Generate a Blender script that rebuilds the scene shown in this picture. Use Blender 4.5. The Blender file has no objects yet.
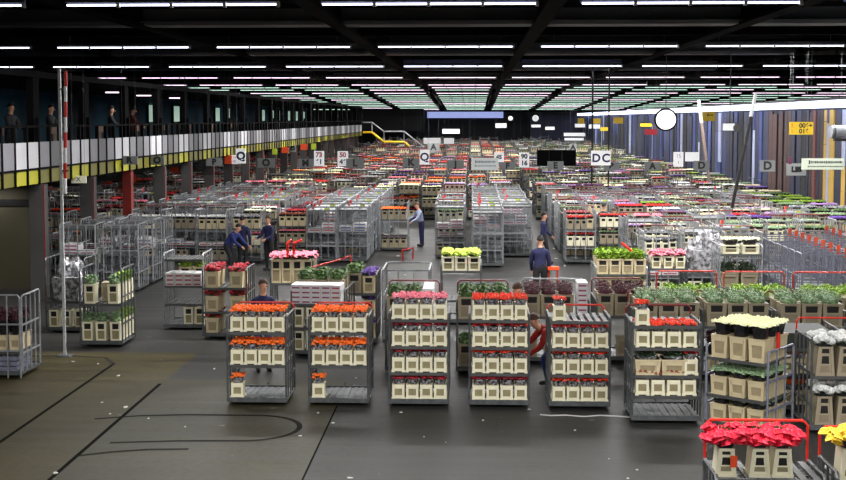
LIGHT_K = 1.0
import bpy, math, random
from mathutils import Vector, Matrix
R = random.Random(7)
SC = bpy.context.scene
COL = SC.collection
PI = math.pi

# ------------------------------------------------------------------ camera
F_PX, CX, W_PX, H_PX = 1200.0, 423.0, 846, 480
CAM_H = 5.0
YAW = math.atan(50.0 / F_PX)
PITCH = math.radians(3.8)
YP = 119.0 + F_PX * math.tan(PITCH)
cF = Vector((-math.sin(YAW) * math.cos(PITCH), math.cos(YAW) * math.cos(PITCH), -math.sin(PITCH)))
cR = Vector((math.cos(YAW), math.sin(YAW), 0))
cU = cR.cross(cF)
cam_d = bpy.data.cameras.new('camera')
cam = bpy.data.objects.new('camera', cam_d)
COL.objects.link(cam)
cam_d.sensor_fit = 'HORIZONTAL'
cam_d.sensor_width = 36.0
cam_d.lens = 36.0 * F_PX / W_PX
cam_d.shift_y = -(H_PX / 2 - YP) / W_PX
cam_d.clip_end = 600
m = Matrix((cR, cU, -cF)).transposed().to_4x4()
m.translation = (0, 0, CAM_H)
cam.matrix_world = m
SC.camera = cam

def ray(px, py):
    return cF + cR * ((px - CX) / F_PX) + cU * ((YP - py) / F_PX)
def on_z(px, py, z=0.0):
    d = ray(px, py); t = (z - CAM_H) / d.z
    return Vector((0, 0, CAM_H)) + d * t
def on_y(px, py, Y):
    d = ray(px, py); t = Y / d.y
    return Vector((0, 0, CAM_H)) + d * t

# ------------------------------------------------------------------ materials
def srgb(c):
    return tuple((x / 255 / 12.92 if x / 255 <= .04045 else ((x / 255 + .055) / 1.055) ** 2.4) for x in c)
MATS = {}
def mat(name, col, rough=.6, metal=0.0, var=.25, scale=12.0, col2=None, spec=.5):
    """Principled with a noise-driven colour variation in object space; col in sRGB 0-255."""
    if name in MATS: return MATS[name]
    m = bpy.data.materials.new(name); m.use_nodes = True
    nt = m.node_tree; b = nt.nodes['Principled BSDF']
    b.inputs['Roughness'].default_value = rough
    b.inputs['Metallic'].default_value = metal
    b.inputs['Specular IOR Level'].default_value = spec
    c = srgb(col)
    a = srgb(col2) if col2 else tuple(x * (1 - var) for x in c)
    tc = nt.nodes.new('ShaderNodeTexCoord'); no = nt.nodes.new('ShaderNodeTexNoise')
    no.inputs['Scale'].default_value = scale; no.inputs['Detail'].default_value = 3
    oi = nt.nodes.new('ShaderNodeObjectInfo')
    ad = nt.nodes.new('ShaderNodeVectorMath'); ad.operation = 'ADD'
    nt.links.new(tc.outputs['Object'], ad.inputs[0]); nt.links.new(oi.outputs['Location'], ad.inputs[1])
    nt.links.new(ad.outputs[0], no.inputs['Vector'])
    rp = nt.nodes.new('ShaderNodeValToRGB')
    rp.color_ramp.elements[0].position = .38; rp.color_ramp.elements[1].position = .62
    rp.color_ramp.elements[0].color = (*a, 1); rp.color_ramp.elements[1].color = (*c, 1)
    nt.links.new(no.outputs['Fac'], rp.inputs['Fac'])
    nt.links.new(rp.outputs['Color'], b.inputs['Base Color'])
    MATS[name] = m
    return m
def emit(name, col, s):
    if name in MATS: return MATS[name]
    m = bpy.data.materials.new(name); m.use_nodes = True
    b = m.node_tree.nodes['Principled BSDF']
    b.inputs['Base Color'].default_value = (.8, .8, .8, 1)
    b.inputs['Emission Color'].default_value = (*srgb(col), 1)
    b.inputs['Emission Strength'].default_value = s
    MATS[name] = m
    return m

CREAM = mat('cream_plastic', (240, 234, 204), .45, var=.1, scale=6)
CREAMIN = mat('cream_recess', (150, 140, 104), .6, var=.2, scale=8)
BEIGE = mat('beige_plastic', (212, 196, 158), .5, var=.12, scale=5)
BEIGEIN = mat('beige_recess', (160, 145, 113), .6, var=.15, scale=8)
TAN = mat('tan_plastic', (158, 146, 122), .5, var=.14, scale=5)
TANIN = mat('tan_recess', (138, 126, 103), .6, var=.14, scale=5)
SLOT = mat('dark_slot', (24, 22, 20), .8)
STEEL = mat('galvanised_steel', (150, 153, 157), .45, .2, var=.3, scale=9)
STEELD = mat('worn_steel', (92, 95, 97), .5, .3, var=.35, scale=9)
STEELB = mat('bluish_steel', (140, 143, 162), .45, .3, var=.25, scale=9)
SHELF = mat('shelf_board', (84, 85, 85), .55, .2, var=.3, scale=4)
RUBBER = mat('black_rubber', (20, 20, 21), .8)
REDRAIL = mat('red_painted_steel', (204, 40, 28), .4, var=.15)
DKRAIL = mat('dark_red_painted_steel', (120, 30, 32), .45, var=.2)
SLEEVE = mat('crumpled_plastic_sleeve', (140, 138, 142), .25, var=.2, scale=26, col2=(28, 26, 30))
BLACKSL = mat('black_plastic_sleeve', (34, 34, 38), .28, scale=30, col2=(12, 13, 15))
SILVER = mat('silver_film', (196, 196, 200), .25, .2, scale=10, col2=(88, 88, 92))
WHITE = mat('white_paint', (228, 228, 230), .5, var=.08)
PAPER = mat('white_paper', (200, 200, 196), .7, var=.06)
CARD = mat('white_carton', (214, 212, 214), .6, var=.08)
MAGSTR = mat('magenta_print', (148, 42, 88), .6)
REDSTR = mat('red_print', (176, 36, 48), .6)
BLUESTR = mat('blue_print', (70, 92, 150), .6)
BLACKM = mat('matt_black_paint', (9, 9, 10), .9, spec=.08)
BLACK = mat('black_paint', (14, 14, 15), .5)
DKGREY = mat('dark_grey_paint', (50, 51, 53), .6, var=.2, scale=3)
SIGNGREY = mat('sign_grey', (122, 126, 126), .6, var=.12, scale=2)
NAVY = mat('navy_ink', (38, 44, 92), .6)
ORANGETAG = mat('orange_tag', (238, 78, 20), .5, var=.1)
LIME = mat('lime_tag', (190, 210, 40), .5, var=.1)
YELLOW = mat('yellow_sign', (240, 200, 20), .5, var=.06)
LEAF = mat('leaf_green', (96, 128, 62), .55, scale=22, col2=(44, 70, 30))
LEAFL = mat('leaf_light_green', (158, 190, 54), .55, scale=22, col2=(90, 126, 30))
LEAFD = mat('leaf_dark_green', (52, 78, 42), .55, scale=22, col2=(22, 38, 20))
LEAFB = mat('leaf_blue_green', (150, 176, 130), .55, scale=20, col2=(84, 114, 78))
FL = {
    'orange': mat('petal_orange', (255, 128, 14), .6, scale=40, col2=(250, 88, 6)),
    'red': mat('petal_red', (222, 30, 26), .6, scale=40, col2=(150, 10, 14)),
    'scarlet': mat('petal_scarlet', (250, 72, 26), .6, scale=40, col2=(206, 34, 14)),
    'crimson': mat('petal_crimson', (196, 22, 46), .6, scale=40, col2=(104, 8, 22)),
    'cerise': mat('petal_cerise', (242, 26, 66), .6, scale=22, col2=(198, 10, 40)),
    'pink': mat('petal_pink', (250, 158, 174), .6, scale=40, col2=(234, 100, 124)),
    'lilac': mat('petal_lilac', (190, 160, 205), .6, scale=40, col2=(140, 100, 160)),
    'purple': mat('petal_purple', (108, 66, 168), .6, scale=40, col2=(58, 30, 100)),
    'heather': mat('petal_heather', (92, 34, 48), .7, scale=50, col2=(48, 18, 28)),
    'white': mat('petal_white', (238, 238, 236), .6, scale=30, col2=(196, 200, 196)),
    'cream': mat('petal_cream', (254, 254, 218), .6, scale=30, col2=(242, 244, 180)),
    'yellow': mat('petal_yellow', (245, 215, 60), .6, scale=40, col2=(214, 160, 20)),
    'lime': mat('petal_lime', (206, 226, 96), .6, scale=30, col2=(150, 180, 54)),
    'brown': mat('petal_rust', (168, 84, 50), .6, scale=40, col2=(92, 42, 26)),
    'silver': SILVER, 'kraft': BEIGE,
    'green': LEAF, 'darkgreen': LEAFD, 'lightgreen': LEAFL, 'bluegreen': LEAFB,
}

# ------------------------------------------------------------------ mesh builder
class MB:
    def __init__(s): s.v = []; s.f = []; s.m = []
    def quad(s, a, b, c, d, mi=0):
        n = len(s.v); s.v += [tuple(a), tuple(b), tuple(c), tuple(d)]; s.f.append((n, n + 1, n + 2, n + 3)); s.m.append(mi)
    def box(s, x0, x1, y0, y1, z0, z1, mi=0):
        s.frus((x0 + x1) / 2, (y0 + y1) / 2, z0, z1, x1 - x0, y1 - y0, x1 - x0, y1 - y0, mi)
    def frus(s, cx, cy, z0, z1, w0, d0, w1, d1, mi=0):
        n = len(s.v)
        for (w, d, z) in ((w0, d0, z0), (w1, d1, z1)):
            s.v += [(cx - w / 2, cy - d / 2, z), (cx + w / 2, cy - d / 2, z), (cx + w / 2, cy + d / 2, z), (cx - w / 2, cy + d / 2, z)]
        for f in ((3, 2, 1, 0), (4, 5, 6, 7), (0, 1, 5, 4), (1, 2, 6, 5), (2, 3, 7, 6), (3, 0, 4, 7)):
            s.f.append(tuple(n + i for i in f)); s.m.append(mi)
    def tube(s, pts, r, n=6, mi=0, r2=None):
        """closed-ended tube through pts"""
        P = [Vector(p) for p in pts]; k = len(P); base = len(s.v)
        for i, p in enumerate(P):
            t = (P[min(i + 1, k - 1)] - P[max(i - 1, 0)]).normalized()
            u = t.cross(Vector((0, 0, 1)))
            if u.length < 1e-3: u = Vector((1, 0, 0))
            u.normalize(); w = t.cross(u)
            rr = r if r2 is None else r + (r2 - r) * i / (k - 1)
            for j in range(n):
                a = 2 * PI * (j + .5) / n
                s.v.append(tuple(p + u * (rr * math.cos(a)) + w * (rr * math.sin(a))))
        for i in range(k - 1):
            for j in range(n):
                a = base + i * n + j; b = base + i * n + (j + 1) % n
                s.f.append((a, b, b + n, a + n)); s.m.append(mi)
        s.f.append(tuple(base + j for j in reversed(range(n)))); s.m.append(mi)
        s.f.append(tuple(base + (k - 1) * n + j for j in range(n))); s.m.append(mi)
    def disc(s, c, r, axis='y', h=.02, n=24, mi=0, r2=None):
        c = Vector(c); d = {'x': Vector((1, 0, 0)), 'y': Vector((0, 1, 0)), 'z': Vector((0, 0, 1))}[axis]
        s.tube([c - d * h / 2, c + d * h / 2], r, n, mi, r2)
    def dome(s, x, y, z, r, h, n=7, mi=0, down=.35, tilt=(0, 0)):
        """petalled flower head: centre, raised ring, drooping rim"""
        b = len(s.v); s.v.append((x, y, z + h))
        for k, (rr, zz) in enumerate(((.55, .8), (1.0, -down))):
            for j in range(n):
                a = 2 * PI * (j + .5 * k) / n
                q = r * rr * (1 if k == 0 else (1 + .12 * (-1) ** j))
                dx, dy = q * math.cos(a), q * math.sin(a)
                s.v.append((x + dx, y + dy, z + h * zz + dx * tilt[0] + dy * tilt[1]))
        for j in range(n):
            s.f.append((b, b + 1 + j, b + 1 + (j + 1) % n)); s.m.append(mi)
            s.f.append((b + 1 + j, b + 1 + n + j, b + 1 + n + (j + 1) % n, b + 1 + (j + 1) % n)); s.m.append(mi)
    def sph(s, c, rx, ry, rz, n=10, k=6, mi=0, jit=0, rnd=None):
        b = len(s.v); x, y, z = c
        s.v.append((x, y, z + rz))
        for i in range(1, k):
            t = PI * i / k
            for j in range(n):
                a = 2 * PI * j / n; q = 1 + (rnd.uniform(-jit, jit) if rnd else 0)
                s.v.append((x + rx * q * math.sin(t) * math.cos(a), y + ry * q * math.sin(t) * math.sin(a), z + rz * q * math.cos(t)))
        s.v.append((x, y, z - rz)); e = len(s.v) - 1
        for j in range(n):
            s.f.append((b, b + 1 + j, b + 1 + (j + 1) % n)); s.m.append(mi)
            q = b + 1 + (k - 2) * n
            s.f.append((e, q + (j + 1) % n, q + j)); s.m.append(mi)
        for i in range(k - 2):
            for j in range(n):
                p = b + 1 + i * n
                s.f.append((p + j, p + n + j, p + n + (j + 1) % n, p + (j + 1) % n)); s.m.append(mi)
    def leaf(s, p, d, l, w, mi=0, up=.3):
        d = Vector(d).normalized(); u = d.cross(Vector((0, 0, 1)))
        if u.length < 1e-3: u = Vector((1, 0, 0))
        u.normalize(); p = Vector(p); n = d.cross(u)
        a, c = p, p + d * l
        mid = p + d * (l * .5) + n * (-up * w)
        b = len(s.v); s.v += [tuple(a), tuple(mid + u * w / 2), tuple(c), tuple(mid - u * w / 2)]
        s.f.append((b, b + 1, b + 2, b + 3)); s.m.append(mi)
    def add(s, o, x=0, y=0, z=0, rz=0, mm=None, sc=1.0):
        b = len(s.v); c, q = math.cos(rz) * sc, math.sin(rz) * sc
        s.v += [(x + c * a - q * e, y + q * a + c * e, z + g * sc) for a, e, g in o.v]
        s.f += [tuple(b + i for i in f) for f in o.f]
        s.m += [mm[i] for i in o.m] if mm else o.m
    def mesh(s, name, mats, smooth=False):
        me = bpy.data.meshes.new(name); me.from_pydata(s.v, [], s.f)
        for x in mats: me.materials.append(x)
        me.polygons.foreach_set('material_index', s.m)
        if smooth: me.polygons.foreach_set('use_smooth', [True] * len(s.f))
        me.update(); return me
    def obj(s, name, mats, parent=None, smooth=False, **kw):
        mats = mats if isinstance(mats, (list, tuple)) else [mats]
        o = bpy.data.objects.new(name, s.mesh(name, mats, smooth)); COL.objects.link(o)
        if parent: o.parent = parent
        return tag(o, **kw)
def tag(o, label=None, cat=None, group=None, kind=None):
    if label: o['label'] = label
    if cat: o['category'] = cat
    if group: o['group'] = group
    if kind: o['kind'] = kind
    return o
def empty(name, loc=(0, 0, 0), rz=0, **kw):
    o = bpy.data.objects.new(name, None); COL.objects.link(o)
    o.location = loc; o.rotation_euler = (0, 0, rz); o.empty_display_size = .2
    return tag(o, **kw)
KIDS = {}
def reg(root):
    """remember a prototype's tree so that it can be copied"""
    def sub(o): return [(c, sub(c)) for c in COL.objects if c.parent is o]
    return (root, sub(root))
def copy_tree(t, parent=None):
    o = t[0].copy(); COL.objects.link(o); o.parent = parent
    for ch in t[1]: copy_tree(ch, o)
    return o
class Proto:
    """first use moves the original, later uses copy it"""
    def __init__(s, root): s.root = root; s.tree = None; s.used = False
    def put(s, loc, rz=0, label=None, group=None, cat=None):
        if s.tree is None:
            kids = [c for c in s.root.children]
            def sub(o): return [(c, sub(c)) for c in o.children]
            s.tree = (s.root, sub(s.root))
        o = copy_tree(s.tree) if s.used else s.root
        s.used = True
        o.location = loc; o.rotation_euler = (0, 0, rz)
        for k in ('label', 'group'):
            if k in o: del o[k]
        return tag(o, label, cat, group)
ONES = 'zeroth first second third fourth fifth sixth seventh eighth ninth tenth eleventh twelfth thirteenth fourteenth fifteenth sixteenth seventeenth eighteenth nineteenth'.split()
TENS = {2: 'twenty', 3: 'thirty', 4: 'forty', 5: 'fifty'}
def nth(n):
    if n < 20: return ONES[n]
    t, u = divmod(n, 10)
    return TENS[t] + '-' + ONES[u] if u else TENS[t][:-1] + 'ieth'
# ------------------------------------------------------------------ the setting
def floor_material():
    m = bpy.data.materials.new('concrete_floor'); m.use_nodes = True
    nt = m.node_tree; L = nt.links; N = nt.nodes.new; b = nt.nodes['Principled BSDF']
    geo = N('ShaderNodeNewGeometry'); sep = N('ShaderNodeSeparateXYZ'); L.new(geo.outputs['Position'], sep.inputs[0])
    def math_(op, a, c):
        n = N('ShaderNodeMath'); n.operation = op
        for i, x in enumerate((a, c)):
            if isinstance(x, (int, float)): n.inputs[i].default_value = x
            else: L.new(x, n.inputs[i])
        return n.outputs[0]
    def noise(sx, sy, sc, det=4):
        mp = N('ShaderNodeMapping'); mp.inputs['Scale'].default_value = (sx, sy, 1); L.new(geo.outputs['Position'], mp.inputs[0])
        n = N('ShaderNodeTexNoise'); n.inputs['Scale'].default_value = sc; n.inputs['Detail'].default_value = det
        L.new(mp.outputs[0], n.inputs['Vector']); return n.outputs['Fac']
    def ramp(f, p0, c0, p1, c1):
        r = N('ShaderNodeValToRGB'); e = r.color_ramp.elements
        e[0].position, e[1].position = p0, p1
        e[0].color, e[1].color = (*srgb(c0), 1), (*srgb(c1), 1); L.new(f, r.inputs['Fac']); return r.outputs['Color']
    def mix(f, a, c, t='MIX'):
        n = N('ShaderNodeMix'); n.data_type = 'RGBA'; n.blend_type = t
        if isinstance(f, (int, float)): n.inputs[0].default_value = f
        else: L.new(f, n.inputs[0])
        L.new(a, n.inputs[6]); L.new(c, n.inputs[7]); return n.outputs[2]
    blot = noise(1, 1, .5, 6); streak = noise(.25, 3.0, 1.2, 5); fine = noise(1, 1, 9, 4)
    grey = ramp(blot, .3, (47, 47, 46), .7, (59, 59, 57))
    olive = ramp(blot, .3, (57, 54, 39), .7, (71, 68, 51))
    gold = ramp(blot, .3, (58, 52, 30), .7, (78, 71, 44))
    slab = math_('LESS_THAN', sep.outputs['X'], -2.35)
    near = math_('LESS_THAN', sep.outputs['Y'], 22.6)
    near2 = math_('LESS_THAN', sep.outputs['Y'], 25.2)
    bay = math_('LESS_THAN', sep.outputs['X'], -5.87)
    c = mix(math_('MULTIPLY', slab, near), grey, olive)
    c = mix(math_('MULTIPLY', bay, near2), c, gold)
    dark = ramp(streak, .35, (205, 205, 205), .65, (255, 255, 255))
    c = mix(1.0, c, dark, 'MULTIPLY')
    c = mix(1.0, c, ramp(fine, .35, (225, 225, 225), .6, (255, 255, 255)), 'MULTIPLY')
    # small pale scuffs and litter dust
    vo = noise(1, 1, 3.3, 2)
    c = mix(math_('MULTIPLY', math_('GREATER_THAN', vo, .74), .35), c, ramp(fine, 0, (130, 130, 126), 1, (150, 150, 146)))
    L.new(c, b.inputs['Base Color'])
    rr = N('ShaderNodeMapRange'); L.new(streak, rr.inputs[0])
    rr.inputs[3].default_value = .34; rr.inputs[4].default_value = .58
    L.new(rr.outputs[0], b.inputs['Roughness'])
    b.inputs['Specular IOR Level'].default_value = .17
    return m
FLOOR = floor_material()
f = MB(); f.quad((-42, -14, 0), (42, -14, 0), (42, 170, 0), (-42, 170, 0))
f.obj('floor', FLOOR, kind='structure')

JOINT = mat('floor_joint_filler', (18, 17, 15), .95, var=.2, spec=.05)
TYRE = mat('tyre_rubber_trace', (46, 45, 41), .9, var=.2, scale=2, spec=.08)
def strip(name, pts, w, m, z=.004):
    b = MB()
    for i in range(len(pts) - 1):
        a, c = Vector((*pts[i], z)), Vector((*pts[i + 1], z))
        n = (c - a).cross(Vector((0, 0, 1))).normalized() * w / 2
        b.quad(a - n, a + n, c + n, c - n)
    b.obj(name, m, kind='structure')
strip('floor_joint_line', [(-7.3, 14), (-7.33, 24.0)], .07, JOINT)
strip('floor_joint_line', [(-5.85, 14), (-5.9, 22.2)], .07, JOINT)
strip('floor_joint_line', [(-2.35, 14), (-2.36, 20.6)], .03, JOINT, .003)
def arc(cx, cy, r, a0, a1, n=16): return [(cx + r * math.cos(math.radians(a0 + (a1 - a0) * i / n)), cy + r * math.sin(math.radians(a0 + (a1 - a0) * i / n))) for i in range(n + 1)]
strip('floor_marking', [(-6.3, 19.5), (-5.6, 19.75)] + [(-4.8, 19.85)] + arc(-3.6, 19.05, .8, 90, -90) + [(-4.6, 18.2), (-5.6, 18.05)], .09, TYRE)
strip('floor_marking', [(-5.9, 17.3), (-5.4, 17.55), (-4.9, 17.7), (-4.3, 17.75)], .10, TYRE)
strip('floor_marking', [(-10.0, 24.6), (-8.6, 24.8), (-7.7, 24.6), (-7.33, 24.0)], .08, TYRE)

DECK = mat('roof_deck_paint', (40, 40, 42), .9, spec=.05, var=.3, scale=.4)
BEAMM = mat('dark_beam_paint', (14, 14, 15), .9, spec=.03, var=.25, scale=.6)
BEAMG = mat('grey_beam_paint', (104, 105, 106), .6, var=.35, scale=.25)
c = MB(); c.box(-42, 42, -14, 170, 8.7, 8.9)
for i in range(60):                                                    # purlins under the deck
    y = -12 + i * 2.75
    if y < 158: c.box(-42, 42, y, y + .14, 8.35, 8.68)
c.obj('ceiling', DECK, kind='structure')
c = MB(); c.v += [(-42, 110, 8.62), (42, 110, 8.62), (42, 169, 7.1), (-42, 169, 7.1)]; c.f.append((3, 2, 1, 0)); c.m.append(0)
c.obj('ceiling_lowered', DECK, kind='structure')
BX = [1.96 + 5.99 * n for n in range(-7, 7)]
for x in BX:
    b = MB(); b.box(x - .22, x + .22, -14, 112, 7.74, 7.84); b.box(x - .08, x + .08, -14, 112, 7.84, 8.6); b.box(x - .3, x + .3, -14, 112, 8.6, 8.69)
    b.obj('ceiling_beam', BEAMM, kind='structure')
    b = MB(); b.tube([(x, 112, 7.62), (x, 168, 6.22)], .22, 4); b.obj('ceiling_rib_beam', BEAMM, kind='structure')
Y0, DY = 27.9, 16.5
for n in range(-2, 5):
    y = Y0 + DY * n + 8.2
    b = MB(); b.box(-42, 42, y - .5, y + .5, 7.78, 7.9); b.box(-42, 42, y - .08, y + .08, 7.9, 8.3)
    b.obj('ceiling_beam', BEAMG, kind='structure')
    b = MB(); b.box(-42, 42, y + 5.2, y + 5.5, 7.85, 8.3)
    b.obj('ceiling_beam', BEAMM, kind='structure')

# lights: rows of twin tubes under the roof, one fixture per bay
TUBE = emit('fluorescent_tube', (235, 238, 255), 5.0)
TUBEP = emit('pinkish_tube', (255, 226, 246), 2.6)
TUBEG = emit('greenish_tube', (214, 255, 232), 1.7)
HOUS = mat('fixture_housing', (60, 60, 64), .6)
REFL = mat('grey_reflector', (140, 146, 184), .5, var=.1, scale=2)
def make_light(kind, tube, ntube=4):
    L = 5.0
    r = empty('ceiling_light', cat='ceiling light')
    h = MB(); h.box(-L / 2, L / 2, -.06, .06, .06, .16); h.obj('housing', HOUS, r)
    if kind:
        q = MB(); q.quad((-L / 2, .10, .02), (L / 2, .10, .02), (L / 2, .55, .95), (-L / 2, .55, .95)); q.quad((-L / 2, .56, .95), (L / 2, .56, .95), (L / 2, .11, .02), (-L / 2, .11, .02)); q.obj('reflector', REFL, r)
    w = L / ntube
    for i in range(ntube):
        x = -L / 2 + w * (i + .5)
        t = MB(); t.tube([(x - w * .47, 0, 0), (x + w * .47, 0, 0)], .022, 6); t.obj('tube', tube, r)
        s = MB(); s.box(x + w * .47, x + w * .53, -.05, .05, -.06, .06); s.obj('tube_socket', WHITE, r)
    for x in (-L * .4, L * .4):
        d = MB(); d.tube([(x, 0, .16), (x, 0, .9)], .012, 4); d.obj('hanger', HOUS, r)
    return Proto(r)
LP = {(k, c): None for k in (0, 1) for c in 'wpg'}
def light(k, c, loc, label):
    if LP[(k, c)] is None: LP[(k, c)] = make_light(k, {'w': TUBE, 'p': TUBEP, 'g': TUBEG}[c])
    o = LP[(k, c)].put(loc, 0, label, 'fluorescent lights under the hall roof', 'ceiling light')
rows = [(Y0 + DY * n, n) for n in range(0, 6)] + [(Y0 + DY * 5 + 5.1 * k, 5 + k) for k in range(1, 11)] + [(Y0 + DY * 4 + 8.2, 16)]
for Y, n in rows:
    idx = 0
    for i in range(len(BX) - 1):
        xc = (BX[i] + BX[i + 1]) / 2
        if not (-(478 / 1200) * Y - 2.6 < xc < (378 / 1200) * Y + 2.6): continue
        idx += 1
        kind = 1 if (n == 0 or (n == 2 and i in (6, 7)) ) else 0
        colr = 'w' if n < 3 else ('p' if n in (3, 4, 6) or (n * 7 + i * 3) % 5 == 0 else 'g')
        light(kind, colr, (xc, Y, 7.65 if Y < 112 else 7.55 - 1.35 * (Y - 112) / 52), f'white fluorescent ceiling light, {nth(idx)} from the left in the {nth(n + 1)} ceiling row')
def area(name, loc, sx, sy, p, col=(1, .985, .97), rot=(0, 0, 0)):
    d = bpy.data.lights.new(name, 'AREA'); d.shape = 'RECTANGLE'; d.size = sx; d.size_y = sy; d.energy = p; d.color = col
    o = bpy.data.objects.new(name, d); COL.objects.link(o); o.location = loc; o.rotation_euler = rot
    return o
POW = {-2: 5600, -1: 2600, 0: 3400, 1: 3300, 2: 3500, 3: 3700, 4: 3700, 5: 3700, 6: 3700, 7: 3700, 8: 3700}
for n, p in POW.items():
    area('row_light', (2.4, Y0 + DY * n, 7.5), 25, .22, p * LIGHT_K)
    # weaker area lights below the left gallery slab, no fixtures modelled
for n in range(0, 8):
    area('under_gallery_light', (-16, 34 + DY * n, 3.0), 5, .2, 60 * LIGHT_K)
area('row_light', (9.5, 36.2, 7.3), 11, .22, 1500 * LIGHT_K)  # lies between two tube rows on the right side, without a fixture

# walls
WALLD = mat('dark_wall_paint', (44, 45, 50), .8, var=.25, scale=.3)
WBLUE = mat('blue_panel', (52, 68, 128), .55, var=.25, scale=.7)
WBLUED = mat('dark_blue_panel', (36, 42, 74), .55, var=.25, scale=.7)
WPALE = mat('pale_panel', (186, 194, 226), .55, var=.15, scale=.7)
WBROWN = mat('brown_panel', (72, 46, 44), .6, var=.2, scale=.7)
WRED = mat('rusty_post', (132, 74, 66), .6, var=.2)
WYEL = mat('amber_panel', (222, 182, 84), .55, var=.15, scale=.7)
w = MB(); wm = [WALLD, WBLUE, WBLUED, WPALE, WBROWN, WRED, WYEL]
XW = 14.9
w.box(XW, XW + .3, 20, 168, 0, 5.7)
rw = random.Random(4); y = 33.0
while y < 166:
    wd = rw.uniform(.3, .9) * (1 if y < 61 else 1.25)
    if y < 52.4: k = rw.choice([6, 2, 6, 2, 3, 4])
    elif y < 61: k = rw.choice([4, 4, 2, 5, 0, 4])
    else: k = rw.choice([1, 0, 2, 2, 0, 3, 1, 0, 2])
    z = .1
    while z < 5.2:
        h = rw.uniform(.8, 2.6); z1 = min(5.4, z + h)
        kk = k if k in (0, 2, 4, 5) else rw.choice([k, k, 3 if k == 6 else (2 if k == 1 else 1)])
        w.box(XW - .07 - .05 * (k == 5), XW - .002, y + .02, y + wd - .03, z, z1 - .02, kk); z = z1
    y += wd + (.0 if rw.random() < .6 else rw.uniform(.1, .4))
w.obj('wall_right', wm, kind='structure')
# bright strip light on top of the right-hand wall
r = empty('wall_strip_light', (XW - .45, 0, 5.66), cat='strip light', label='long bright white strip light along the top of the right wall')
h = MB(); h.box(-.12, .35, 24, 167, .1, .2); h.obj('housing', HOUS, r)
h = MB(); h.box(-.06, .2, 24, 167, -.2, .098); h.obj('tube', emit('wall_strip_tube', (214, 222, 255), 4.0), r)

w = MB(); w.box(-42, 42, 168, 168.4, 0, 8.7)
w.obj('wall_back', WALLD, kind='structure')
w = MB(); w.box(-42, 42, -14.4, -14, 0, 8.7); w.obj('wall_front', WALLD, kind='structure')
w = MB(); w.box(-42.4, -42, -14, 168, 0, 8.7); w.obj('wall_left', WALLD, kind='structure')
w = MB(); w.box(42, 42.4, -14, 168, 0, 8.7); w.obj('wall_outer', WALLD, kind='structure')
# lit clerestory band high on the far wall
b = MB(); b.box(-6.4, 4.2, 167.8, 167.98, 5.15, 6.0); b.obj('window_1', emit('blue_lit_band', (158, 172, 236), .85), kind='structure')
b = MB(); b.box(-6.4, 24, 167.7, 167.8, 6.0, 6.25); b.obj('trim_1', BEAMM, kind='structure')
# panelled office front between the far wall and the gallery end
b = MB(); b.box(-16, -6.6, 160, 164, 3.2, 6.4); b.obj('wall_office', mat('near_black_paint', (30, 30, 31), .7), kind='structure')
b = MB(); b.box(7.8, 14.7, 164.6, 165, 0, 5.4); b.obj('wall_partition', WBLUED, kind='structure')

# ---- left gallery
GX = -12.0
OLIVE = mat('olive_board', (74, 69, 50), .7, var=.2, scale=.6)
b = MB(); b.box(-24, GX - .12, 20, 131, 3.2, 3.55); b.obj('gallery_floor', mat('gallery_slab_paint', (40, 40, 42), .8), kind='structure')
TEAL = mat('teal_lit_wall', (20, 66, 84), .7, scale=.22, col2=(6, 10, 13), spec=.1)  # patches of teal light on a near-black wall, put into the noise colour
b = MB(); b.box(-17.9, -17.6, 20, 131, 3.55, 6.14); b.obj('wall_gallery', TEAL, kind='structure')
PANE = emit('pale_lit_glass', (176, 214, 190), .5)
PIER = mat('dark_pier_paint', (14, 14, 15), .9, spec=.05)
k = 0
for y in (64.2, 69.6, 81, 84.4, 90, 99, 103.5, 108, 113, 118, 123, 127):
    k += 1
    b = MB(); b.box(-17.58, -17.5, y, y + 1.5, 4.85, 5.75, 0); b.box(-17.58, -17.46, y - .12, y, 4.75, 5.85, 1); b.box(-17.58, -17.46, y + 1.5, y + 1.62, 4.75, 5.85, 1)
    b.obj(f'window_{k + 1}', [PANE, PIER], kind='structure')
COLG = mat('column_grey', (64, 63, 62), .7, var=.25, scale=1)
COLR = mat('column_red', (128, 30, 22), .7, var=.25, scale=1)
for i in range(22):
    y = 32.9 + 4.35 * i
    red = i == 2
    b = MB(); q = .15 if red else .2
    b.box(GX - .1 - q, GX - .1 + q, y - q, y + q, 0, 3.19, 0)
    if not red: b.box(GX - .1 + q, GX - .06 + q, y - q, y + .02 - q, .0, 3.19, 1)
    b.obj('gallery_column', [COLR if red else COLG, mat('column_edge_red', (110, 32, 28), .6)], kind='structure')
    b = MB(); b.box(GX - .3, GX - .1, y - .22, y + .22, 3.56, 6.14); b.obj('gallery_pier_column', PIER, kind='structure')
b = MB(); b.box(-24, GX - .06, 22, 131, 6.15, 6.32); b.obj('gallery_ceiling', PIER, kind='structure')
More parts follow.
